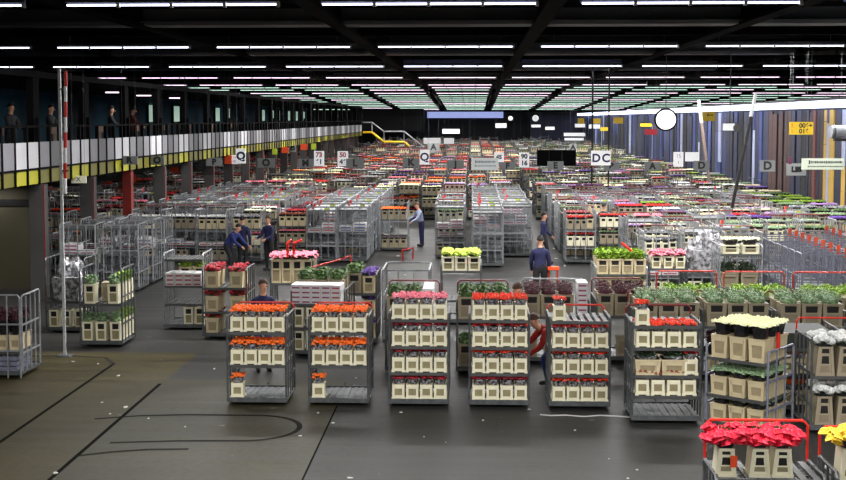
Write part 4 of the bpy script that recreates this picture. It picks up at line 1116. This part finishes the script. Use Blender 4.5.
for px, py, w, h, Y, lab in ((709, 116.5, 12, 9, 60, 'right of the round clock'), (646, 125, 11, 3, 80, 'left of the round clock'), (581, 121, 6, 5.5, 110, 'farthest left of the far yellow signs'), (596.5, 121, 8, 5, 105, 'second of the far yellow signs'), (618.5, 120.5, 9, 6, 90, 'third of the far yellow signs'), (605, 129, 9, 3.5, 100, 'lowest of the far yellow signs')):
    hanging_sign(px, py, w, h, Y, YELLOW, [('~', BLACK, .1, .15, .16, .5)] if px == 709 else [], f'small yellow hanging sign {lab}')
hanging_sign(651, 132, 12, 5.5, 78, mat('red_sign', (150, 20, 34), .6), [], 'dark red hanging sign below the left of the round clock')
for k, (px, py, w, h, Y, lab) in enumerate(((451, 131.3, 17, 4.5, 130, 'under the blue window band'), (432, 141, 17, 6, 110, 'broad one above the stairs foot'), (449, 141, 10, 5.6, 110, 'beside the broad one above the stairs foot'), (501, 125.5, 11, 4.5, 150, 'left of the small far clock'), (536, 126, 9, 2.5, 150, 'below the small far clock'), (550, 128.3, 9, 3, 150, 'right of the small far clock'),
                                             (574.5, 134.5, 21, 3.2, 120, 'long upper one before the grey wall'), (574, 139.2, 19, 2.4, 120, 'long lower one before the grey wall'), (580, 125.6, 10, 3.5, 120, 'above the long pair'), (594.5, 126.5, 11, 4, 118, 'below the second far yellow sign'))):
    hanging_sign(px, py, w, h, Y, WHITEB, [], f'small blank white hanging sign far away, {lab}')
for k, (px, py, c, lab) in enumerate(((228, 159.5, ORANGETAG, 'left of the small number board'), (260.5, 154, ORANGETAG, 'above the O sign'), (285, 150, ORANGETAG, 'left of the high B sign'), (304, 147, ORANGETAG, 'right of the high B sign'), (313.5, 146.5, LIME, 'above the number board reading 73'), (274.5, 151.5, LIME, 'between two orange flags'))):
    hanging_sign(px, py, 7 if c is ORANGETAG else 5, 6 if k else 9, 70 if k else 58, c, [], f'small {"orange" if c is ORANGETAG else "lime"} hanging flag sign {lab}')
for px, py, w, h, Y, c, lab in ((174, 169.5, 9, 5, 60, ORANGETAG, 'under the gallery behind the third grey column'), (104, 186, 5, 7, 58, ORANGETAG, 'left one of a pair under the gallery'), (109.5, 185, 5, 8, 58, ORANGETAG, 'right one of a pair under the gallery'), (133.5, 178, 4.5, 7, 56, ORANGETAG, 'right behind the red column'), (163, 169, 5, 6, 60, REDRAIL, 'beside the second O sign column')):
    hanging_sign(px, py, w, h, Y, c, [], f'orange red hanging flag sign {lab}', ceil=3.2)
o = hanging_sign(199.5, 144, 4, 6, 55.0, ORANGETAG, [], 'orange red hanging lamp flag on the gallery railing', ceil=6.9)
# round clocks
def clock(px, py, rp, Y, label):
    p = on_y(px, py, Y); r_ = rp * Y / 1200
    r = empty('wall_clock', (p.x, p.y, p.z), cat='clock', label=label)
    b = MB(); b.disc((0, .06, 0), r_ * 1.04, 'y', .1, 32); b.obj('case', BLACKM, r)
    b = MB(); b.disc((0, .005, 0), r_ * .88, 'y', .012, 32); fc = b.obj('face', emit('clock_face', (245, 245, 248), .55), r)  # face given a glow of its own to look white
    b = MB()
    for a, l in ((2.35, .55), (2.6, .38)): b.tube([(0, -.006, 0), (-l * r_ * math.sin(a + .6), -.006, l * r_ * math.cos(a - 1.2))], r_ * .03, 4)
    b.obj('hands', DKGREY, r)
    b = MB()
    for i in range(12):
        a = PI * i / 6; b.tube([(r_ * .74 * math.sin(a), -.004, r_ * .74 * math.cos(a)), (r_ * .84 * math.sin(a), -.004, r_ * .84 * math.cos(a))], r_ * .02, 4)
    b.obj('hour_marks', DKGREY, fc)
    b = MB(); b.tube([(0, .06, r_), (0, .06, 7.55 - p.z)], .015, 5); b.obj('hanger_rod', BLACK, r)
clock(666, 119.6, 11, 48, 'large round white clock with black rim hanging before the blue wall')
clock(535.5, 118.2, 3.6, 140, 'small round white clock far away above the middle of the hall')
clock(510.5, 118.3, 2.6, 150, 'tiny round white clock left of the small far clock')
# upright poles
p = on_z(65, 356); r = empty('marker_pole', (p.x, p.y, 0), cat='pole', label='tall white pole with a red and white banded rod standing in the left aisle')
b = MB(); b.box(-.026, .026, -.026, .026, .03, 6.05); b.obj('mast', mat('pole_paint', (186, 190, 190), .5), r)
b = MB(); b.frus(0, 0, 0, .03, .3, .3, .26, .26); b.obj('foot_plate', STEELD, r)
for i in range(8):
    z0 = 6.0 - i * .32 - .32; b = MB(); dx = .13 - .008 * i
    b.tube([(dx, 0, z0), (dx + .002, 0, z0 + .318)], .034, 8); b.obj('band', REDRAIL if i % 2 == 0 else WHITE, r)
b = MB(); b.box(.0, .15, -.012, .012, 3.9, 3.94); b.box(.0, .15, -.012, .012, 5.6, 5.64); b.obj('bracket', STEELD, r)
def lean_pole(px0, py0, px1, py1, Y, cut, label, upper, lower, rad=.05):
    a, c = on_y(px0, py0, Y), on_y(px1, py1, Y)
    t = (0 - a.z) / (c.z - a.z); g = a + (c - a) * t
    r = empty('leaning_pole', (g.x, g.y, 0), cat='pole', label=label)
    mid = a + (c - a) * cut; L = lambda v: (v.x - g.x, 0, v.z)
    b = MB(); b.tube([L(mid), L(a)], rad, 8); b.obj('upper_section', upper, r)
    b = MB(); b.tube([(0, 0, 0), L(mid)], rad, 8); b.obj('lower_section', lower, r)
lean_pole(755.5, 94, 741, 164, 43.5, .32, 'leaning pole, white above and black below, before the blue wall', WHITE, BLACK, .06)
lean_pole(698.5, 100, 707, 165, 62, .35, 'leaning white and beige pole beside the small yellow sign', WHITE, mat('beige_pole', (150, 130, 120), .6), .08)
for px, y0, lab in ((592, 95, 'left one at the white DC board'), (608.5, 98, 'right one at the white DC board')):
    p = on_y(px, 160, 57.9); r = empty('support_pole', (p.x, p.y, 0), cat='pole', label=f'thin black upright pole from floor to roof, {lab}')
    b = MB(); b.tube([(0, 0, .02), (0, 0, 7.5)], .045, 6); b.obj('shaft', BLACK, r); b = MB(); b.frus(0, 0, 0, .02, .3, .3, .3, .3); b.obj('foot_plate', BLACK, r)
# projector boxes on brackets
for px, py, Y, w, lab in ((731, 127.3, 42, 10, 'pale projector hanging left of the leaning black and white pole'), (590, 0, 0, 0, None)):
    if lab is None: continue
    p = on_y(px, py, Y); r = empty('ceiling_projector', (p.x, p.y, p.z), cat='projector', label=lab)
    b = MB(); b.box(-.2, .12, 0, .4, -.11, .13); b.obj('body', SC1, r)
    b = MB(); b.disc((.2, .1, -.02), .13, 'y', .24, 14); b.disc((.2, -.03, -.02), .09, 'y', .04, 14, 0); b.obj('lens', DKGREY, r)
    b = MB(); b.tube([(0, .2, .13), (0, .2, 7.5 - p.z)], .02, 5); b.box(-.15, .3, .15, .25, .13, .17); b.obj('bracket', DKGREY, r)
p = on_y(848, 131.5, 36); r = empty('ceiling_duct', (p.x, p.y, p.z), cat='duct', label='grey round duct end on a black bracket at the right picture edge')
b = MB(); b.tube([(-.5, 0, 0), (1.2, 0, 0)], .19, 16); b.obj('pipe', mat('duct_grey', (150, 154, 160), .4, .3), r)
b = MB(); b.tube([(-.45, 0, 0), (-.40, 0, 0)], .21, 16); b.tube([(.5, 0, 0), (.55, 0, 0)], .21, 16); b.obj('collar', STEELD, r)
b = MB(); b.box(.1, .2, -.1, .1, -.55, -.2); b.box(-.4, .6, -.1, .1, -.28, -.2); b.tube([(.15, 0, .19), (.15, 0, 7.5 - p.z)], .03, 5); b.obj('bracket', BLACK, r)
p = on_y(185, 91.3, 60); r = empty('ceiling_lamp', (p.x, p.y, p.z), cat='lamp', label='single bright round ceiling lamp above the gallery')
b = MB(); b.disc((0, 0, 0), .33, 'z', .1, 16); b.obj('diffuser', emit('round_lamp', (240, 240, 255), 5.0), r); b = MB(); b.tube([(0, 0, .05), (0, 0, 7.6 - p.z)], .02, 5); b.obj('hanger_rod', BLACK, r)
# small white notes and labels on the right-hand trolleys
for k, (px, py, Y) in enumerate(((687, 226.5, 41.0), (724, 226.5, 41.3), (763, 224.5, 41.4))):
    p = on_y(px, py, Y); b = MB(); b.box(-.12, .12, -.004, .004, 0, .17)
    b.box(-.012, .012, .005, .02, -p.z + .01, .1)
    o = b.obj('paper_note', PAPER, None, label=f'white paper note on a stick, {nth(k + 1)} of three above the right trolleys', cat='note'); o.location = (p.x, p.y, p.z)
# litter
LIT = [(118, 376, 6, 3), (126, 407, 8, 5), (148.5, 418.5, 4, 2.5), (55.5, 473, 9, 5), (102, 402.5, 5, 2), (73, 361.5, 6, 1.5), (98, 364, 4, 1.5), (110, 414, 4, 2), (185, 427, 4, 1.5), (300, 436, 8, 2), (333, 423, 8, 2.5), (318, 413, 4, 2.5), (401, 412.5, 7, 2), (350, 478, 13, 2.5), (483, 420.5, 4, 2.5), (529, 409.5, 6, 1.6), (575, 430.5, 4, 2), (446, 442.5, 3, 2), (637, 470, 6, 2.5), (628, 478.5, 6, 3), (815.5, 467, 15, 4.5), (609, 459, 3, 1.5), (424, 437, 3, 1.5), (214, 369, 4, 2), (356, 378, 5, 1.5), (384, 280, 3, 1.5), (392, 262, 7, 1.4), (398, 256, 6, 1.2), (554, 248.5, 6, 1.2), (556, 258.5, 7, 1.2), (373, 309, 3, 3), (379.5, 328, 3, 3), (565, 266, 3, 1.6), (405, 275, 5, 1.2)]
rl = random.Random(5)
for k, (px, py, w, h) in enumerate(LIT):
    p = on_z(px, py, .006); q = on_z(px, py + h, .006); W = .6 * w * p.y / 1200; D = .45 * abs(p.y - q.y)
    b = MB(); n = 7
    pts = [(W / 2 * math.cos(2 * PI * j / n) * rl.uniform(.7, 1.1), D / 2 * math.sin(2 * PI * j / n) * rl.uniform(.7, 1.1), .004 + rl.random() * .008) for j in range(n)]
    b.v += [(0, 0, .016)] + pts + [(x, y, 0) for x, y, z in pts]
    for j in range(n):
        b.f.append((0, 1 + j, 1 + (j + 1) % n)); b.m.append(0); b.f.append((1 + j, 1 + n + j, 1 + n + (j + 1) % n, 1 + (j + 1) % n)); b.m.append(0)
    o = b.obj('paper_scrap', PAPER, None, label='white paper scrap lying on the grey floor', cat='scrap', group='white paper scraps on the floor'); o.location = (p.x, p.y, .006)
b = MB(); b.tube([tuple(on_z(x, y, .012)) for x, y in ((540, 414.6), (551, 415.6), (566, 415.2), (584, 416.6), (600, 415.4), (616, 416.2), (634, 417.4))], .011, 5)
b.obj('plastic_strap', PAPER, None, label='long white plastic strap on the floor before the single-bucket-topped trolley', cat='strap')

# ------------------------------------------------------------------ people
SKIN = mat('skin', (206, 152, 124), .55, var=.08, scale=6)
CLOTH = {}
def cloth(name, col): 
    if name not in CLOTH: CLOTH[name] = mat('cloth_' + name, col, .85, var=.22, scale=9)
    return CLOTH[name]
def rot(v, ax, a): return Matrix.Rotation(a, 3, ax) @ Vector(v)
def person(loc, face, label, top, legs, hair, lean=0.0, turn=0.0, arms=((.1, .25), (.1, .25)), stance=((0, .05), (0, .05)), squat=0.0, sc=1.0, nod=.1, seed=0, shoes=(26, 24, 24), sleeve=True, bald=False):
    """faces local -Y. arms: (raise forward, elbow bend); stance: (thigh forward, knee bend) per leg, radians"""
    V, E, RAD, LAB = [], [], [], []
    def node(p, r, par=None, lab='top'):
        V.append(Vector(p)); RAD.append(r if isinstance(r, tuple) else (r, r)); LAB.append(lab)
        if par is not None: E.append((par, len(V) - 1))
        return len(V) - 1
    # legs first so the pelvis height follows the bend
    def leg(thigh, knee):
        k = Vector((0, -math.sin(thigh) * .43, -math.cos(thigh) * .43)); b = thigh - knee
        a = k + Vector((0, -math.sin(b) * .43, -math.cos(b) * .43)); return k, a
    L = [leg(*s) for s in stance]
    H = max(-l[1].z for l in L) + .085
    hip = Vector((0, 0, H))
    up = lambda v: hip + rot(v, 'X', lean)
    pel = node(hip + Vector((0, 0, .03)), (.155, .115), None, 'legs')
    w1 = node(up((0, 0, .17)), (.145, .10), pel, 'top')
    ch = node(up((0, 0, .36)), (.165, .115), w1, 'top')
    nb = node(up((0, .01, .52)), (.085, .075), ch, 'top')
    nk = node(up((0, -.005, .585)), (.052, .052), nb, 'skin')
    hd0 = up((0, -.005, .60))
    hm = lambda v: hd0 + Matrix.Rotation(turn, 3, 'Z') @ rot(v, 'X', lean * .35 + nod)
    h1 = node(hm((0, -.025, .05)), (.066, .078), nk, 'skin')
    h2 = node(hm((0, -.015, .13)), (.078, .098), h1, 'skin')
    h3 = node(hm((0, -.005, .205)), (.062, .078), h2, 'skin')
    for si, (sx, (ra, eb)) in enumerate(((-1, arms[0]), (1, arms[1]))):
        s0 = node(up((sx * .175, .0, .465)), .062, ch, 'top')
        sh = up((sx * .2, 0, .45))
        d1 = Matrix.Rotation(lean * .25, 3, 'X') @ Vector((sx * .12, -math.sin(ra), -math.cos(ra)))
        el = sh + d1.normalized() * .28
        d2 = Matrix.Rotation(lean * .25, 3, 'X') @ Vector((-sx * .10, -math.sin(ra + eb), -math.cos(ra + eb))); d2.normalize()
        e = node(el, .046, s0, 'top'); wr = el + d2 * .25
        wn = node(wr, .03, e, 'top' if sleeve else 'skin')
        side = d2.cross(Vector((sx, 0, .2))).normalized(); nrm = side.cross(d2).normalized()
        pm_ = node(wr + d2 * .055, (.036, .02), wn, 'skin')
        pe = node(wr + d2 * .095, (.036, .018), pm_, 'skin')
        for fi, (off, ln) in enumerate(((-.03, .062), (-.01, .074), (.01, .07), (.03, .054))):
            a = node(wr + d2 * .11 + side * off, .0095, pe, 'skin')
            c = node(wr + d2 * (.11 + ln * .55) + side * off * 1.15 - nrm * sx * .012, .009, a, 'skin')
            node(wr + d2 * (.11 + ln * .9) + side * off * 1.1 - nrm * sx * .035, .008, c, 'skin')
        a = node(wr + d2 * .06 + side * -.042, .0105, pm_, 'skin'); node(wr + d2 * .10 + side * -.062 - nrm * sx * .012, .009, a, 'skin')
    for sx, (k, a) in zip((-1, 1), L):
        hj = node(hip + Vector((sx * .095, 0, -.03)), .098, pel, 'legs')
        hk = hip + Vector((sx * .105, 0, 0))
        m1 = node(hk + k * .5, .082, hj, 'legs'); kn = node(hk + k, .062, m1, 'legs')
        cf = node(hk + k + (a - k) * .35, .06, kn, 'legs'); an = node(hk + a, .043, cf, 'legs')
        g = hk + a; hl = node(g + Vector((0, .02, -.045)), .038, an, 'shoe'); node(g + Vector((sx * .01, -.17, -.055)), (.04, .028), hl, 'shoe')
    me = bpy.data.meshes.new('skeleton'); me.from_pydata([tuple(v) for v in V], E, [])
    tmp = bpy.data.objects.new('skeleton', me); COL.objects.link(tmp)
    tmp.modifiers.new('skin', 'SKIN'); sub = tmp.modifiers.new('sub', 'SUBSURF'); sub.levels = 1; sub.render_levels = 1
    for i, sv in enumerate(me.skin_vertices[0].data): sv.radius = RAD[i]; sv.use_root = (i == 0)
    bpy.context.view_layer.update()
    ev = tmp.evaluated_get(bpy.context.evaluated_depsgraph_get()); em = ev.to_mesh()
    vs = [v.co.copy() for v in em.vertices]; fs = [tuple(p.vertices) for p in em.polygons]; ns = [v.normal.copy() for v in em.vertices]
    ev.to_mesh_clear(); bpy.data.objects.remove(tmp)
    zmin = min(v.z for v in vs)
    def lab_of(c):
        best, bl = 1e9, 'top'
        for i, j in E:
            a, d = V[i], V[j] - V[i]; t = max(0, min(1, (c - a).dot(d) / max(d.length_squared, 1e-9)))
            q = (a + d * t - c).length - .5 * (RAD[i][0] * (1 - t) + RAD[j][0] * t)
            if q < best: best, bl = q, (LAB[j] if t > .35 or LAB[i] == LAB[j] else LAB[i])
        return bl
    fl = [lab_of(sum((vs[k] for k in f), Vector()) / len(f)) for f in fs]
    root = empty('person', loc, face, cat='person', label=label); root.scale = (sc, sc, sc)
    dz = Vector((0, 0, -zmin + .004))
    body = MB(); body.v = [tuple(v + dz) for v in vs]; body.f = list(fs); body.m = [0] * len(fs)
    # face: nose, eyes, mouth, ears as part of the one body mesh
    def add_sph(c, rx, ry, rz_, mi): body.sph(tuple(c + dz), rx, ry, rz_, 8, 5, mi)
    add_sph(hm((0, -.122, .105)), .013, .022, .022, 0)
    for sx in (-1, 1):
        add_sph(hm((sx * .03, -.103, .135)), .012, .010, .008, 1)
        add_sph(hm((sx * .083, .005, .118)), .010, .022, .03, 0)
    add_sph(hm((0, -.104, .062)), .026, .012, .007, 2)
    body.obj('body', [SKIN, BLACK, mat('lips', (160, 88, 80), .6)], root, smooth=True)
    for lab, nm, m, off in (('top', 'jacket', top, .014), ('legs', 'trousers', legs, .010), ('shoe', 'shoes', cloth('shoe', shoes), .008)):
        idx, b = {}, MB()
        for f, l in zip(fs, fl):
            if l != lab: continue
            for k in f:
                if k not in idx:
                    idx[k] = len(b.v); w = math.sin(vs[k].z * 60) * .003
                    b.v.append(tuple(vs[k] + dz + ns[k] * (off + w)))
            b.f.append(tuple(idx[k] for k in f)); b.m.append(0)
        if b.f: b.obj(nm, m, root, smooth=True)
    if hair is not None:
        b = MB(); rd = random.Random(seed)
        if bald:
            for a in range(9):
                t = -.2 + (PI + .4) * a / 8; c = hm((.082 * math.cos(t), .02 + .085 * math.sin(t), .12)); b.sph(tuple(c + dz), .026, .026, .045, 7, 5, 0)
        else:
            n, k = 12, 6
            base = len(b.v)
            for i in range(k):
                ph = (PI * .62) * i / (k - 1)
                for j in range(n):
                    a = 2 * PI * j / n; back = .5 + .5 * math.sin(a)
                    p2 = ph * (.62 + .38 * back); q = 1 + rd.uniform(-.03, .04)
                    b.v.append(tuple(hm((.09 * q * math.sin(p2) * math.cos(a), .0 + .108 * q * math.sin(p2) * math.sin(a), .155 + .125 * q * math.cos(p2))) + dz))
            for i in range(k - 1):
                for j in range(n): b.f.append((base + i * n + j, base + i * n + (j + 1) % n, base + (i + 1) * n + (j + 1) % n, base + (i + 1) * n + j)); b.m.append(0)
        b.obj('hair', hair, root, smooth=True)
    return root
HB = mat('hair_brown', (74, 50, 34), .7, scale=30); HK = mat('hair_black', (26, 22, 20), .7, scale=30); HG = mat('hair_grey', (120, 112, 104), .7, scale=30)
NAV = cloth('navy', (30, 33, 74)); JEAN = cloth('jeans', (58, 74, 118)); BLK = cloth('black', (26, 26, 30)); MAR = cloth('maroon', (92, 30, 30)); LBL = cloth('pale_blue', (138, 146, 172)); REDV = cloth('red', (176, 36, 30)); DKG = cloth('charcoal', (44, 42, 46)); DENB = cloth('work_blue', (36, 48, 112))
def at_floor(px, py): p = on_z(px, py); return (p.x, p.y, 0)
person(at_floor(263.5, 371), .35, 'balding person in a dark navy jacket and jeans behind the leftmost orange trolley', NAV, JEAN, HB, arms=((.15, .6), (.5, .7)), turn=.15, sc=1.02, seed=1)
person(at_floor(540, 306), PI, 'person in navy jacket and black trousers walking away in the middle aisle', NAV, BLK, HK, arms=((.1, .2), (.25, .3)), stance=((.12, .1), (-.1, .1)), seed=2, sc=1.05)
person((.82, 22.85, 0), .7, 'dark-haired person in dark jacket looking over the red-topped trolley', DKG, BLK, HB, arms=((.4, .8), (.3, .8)), sc=1.04, seed=3, nod=.3)
person((1.68, 22.2, 0), -1.35, 'crouching person in red and blue workwear between red gerbera trolleys', REDV, DENB, HB, lean=.95, arms=((.9, .5), (.7, .5)), stance=((.9, 1.1), (.75, 1.0)), seed=4)
p = at_floor(421.5, 246); person((p[0], p[1], 0), -1.2, 'person in a pale blue shirt and dark trousers beside flower rows', LBL, NAV, HB, lean=.25, arms=((.7, .6), (.6, .5)), seed=5, sc=.97)
person((4.9, 45.1, 0), 2.6, 'person in charcoal jacket with back turned beside the person in maroon', DKG, BLK, HK, seed=6, sc=1.03)
person((5.38, 44.1, 0), -1.0, 'person in a maroon shirt bending over a trolley', MAR, BLK, HB, lean=.4, arms=((.8, .5), (.7, .6)), seed=7)
person((-7.6, 39.2, 0), 2.9, 'dark-haired person in navy facing away in the left cross aisle', NAV, BLK, HK, seed=8)
person((-6.75, 39.3, 0), -.6, 'person in navy and lime vest talking in the left cross aisle', NAV, BLK, HB, arms=((.4, .9), (.4, .9)), seed=9)
person((-8.0, 38.6, 0), 1.2, 'bent person in blue beside the two talking in the left aisle', DENB, BLK, HK, lean=.7, arms=((.8, .4), (.8, .4)), stance=((.5, .6), (.4, .5)), seed=10)
person((2.45, 41.6, 0), 1.6, 'person in dark navy walking sideways in the far middle aisle', NAV, BLK, HK, stance=((.3, .2), (-.25, .2)), arms=((-.3, .3), (.4, .4)), seed=11)
person((-15.4, 56, 0), .3, 'person in dark clothes standing under the gallery', DKG, BLK, HK, seed=12)
person((-16.15, 55.8, 0), -.4, 'person in navy standing behind the red column under the gallery', NAV, BLK, HK, seed=13)
for k, (px, Y, lab, sd) in enumerate(((9, 34.0, 'first silhouetted visitor from left leaning at the gallery railing', 1), (50, 37.0, 'second silhouetted visitor on the gallery above a grey column', 2), (112, 42.6, 'third silhouetted visitor in dark coat on the gallery', 3), (134, 45.3, 'fourth silhouetted visitor with red bag colour coat on the gallery', 4))):
    p = on_y(px, 110, Y); person((p.x - .35, Y + 1.0, 3.552), 1.2 + .3 * k, lab, MAR if k == 3 else DKG, BLK, HK, seed=20 + k, sc=1.06, arms=((.6, .9), (.5, .8)))
# orange tow handle beside the walking worker
P = Place(553, 306); r = empty('tow_truck', P.o, 0, cat='hand truck', label='small orange topped tow handle beside the person walking away')
b = MB(); b.box(-.2, .2, -.15, .15, .05, .12); b.obj('base', BLACK, r)
for sx in (-1, 1):
    b = MB(); b.tube([(sx * .11, 0, .12), (sx * .11, 0, .98)], .03, 6); b.obj('leg', mat('tow_red', (170, 52, 36), .5), r)
b = MB(); b.box(-.15, .15, -.09, .09, .98, 1.06); b.obj('handle_top', ORANGETAG, r)
for sx in (-1, 1):
    b = MB(); b.disc((sx * .15, 0, .05), .05, 'x', .04, 10); b.obj('wheel', RUBBER, r)
# ------------------------------------------------------------------ look
wd = bpy.data.worlds.new('hall_air'); SC.world = wd; wd.use_nodes = True
wd.node_tree.nodes['Background'].inputs[0].default_value = (.5, .55, .6, 1)
wd.node_tree.nodes['Background'].inputs[1].default_value = 0.0
SC.view_settings.view_transform = 'Standard'
SC.view_settings.look = 'None'
SC.view_settings.exposure = 0.0
SC.view_settings.gamma = 1.0
SC.view_settings.use_curve_mapping = False
SC.cycles.use_denoising = True
SC.cycles.max_bounces = 5
SC.cycles.sample_clamp_indirect = 4.0
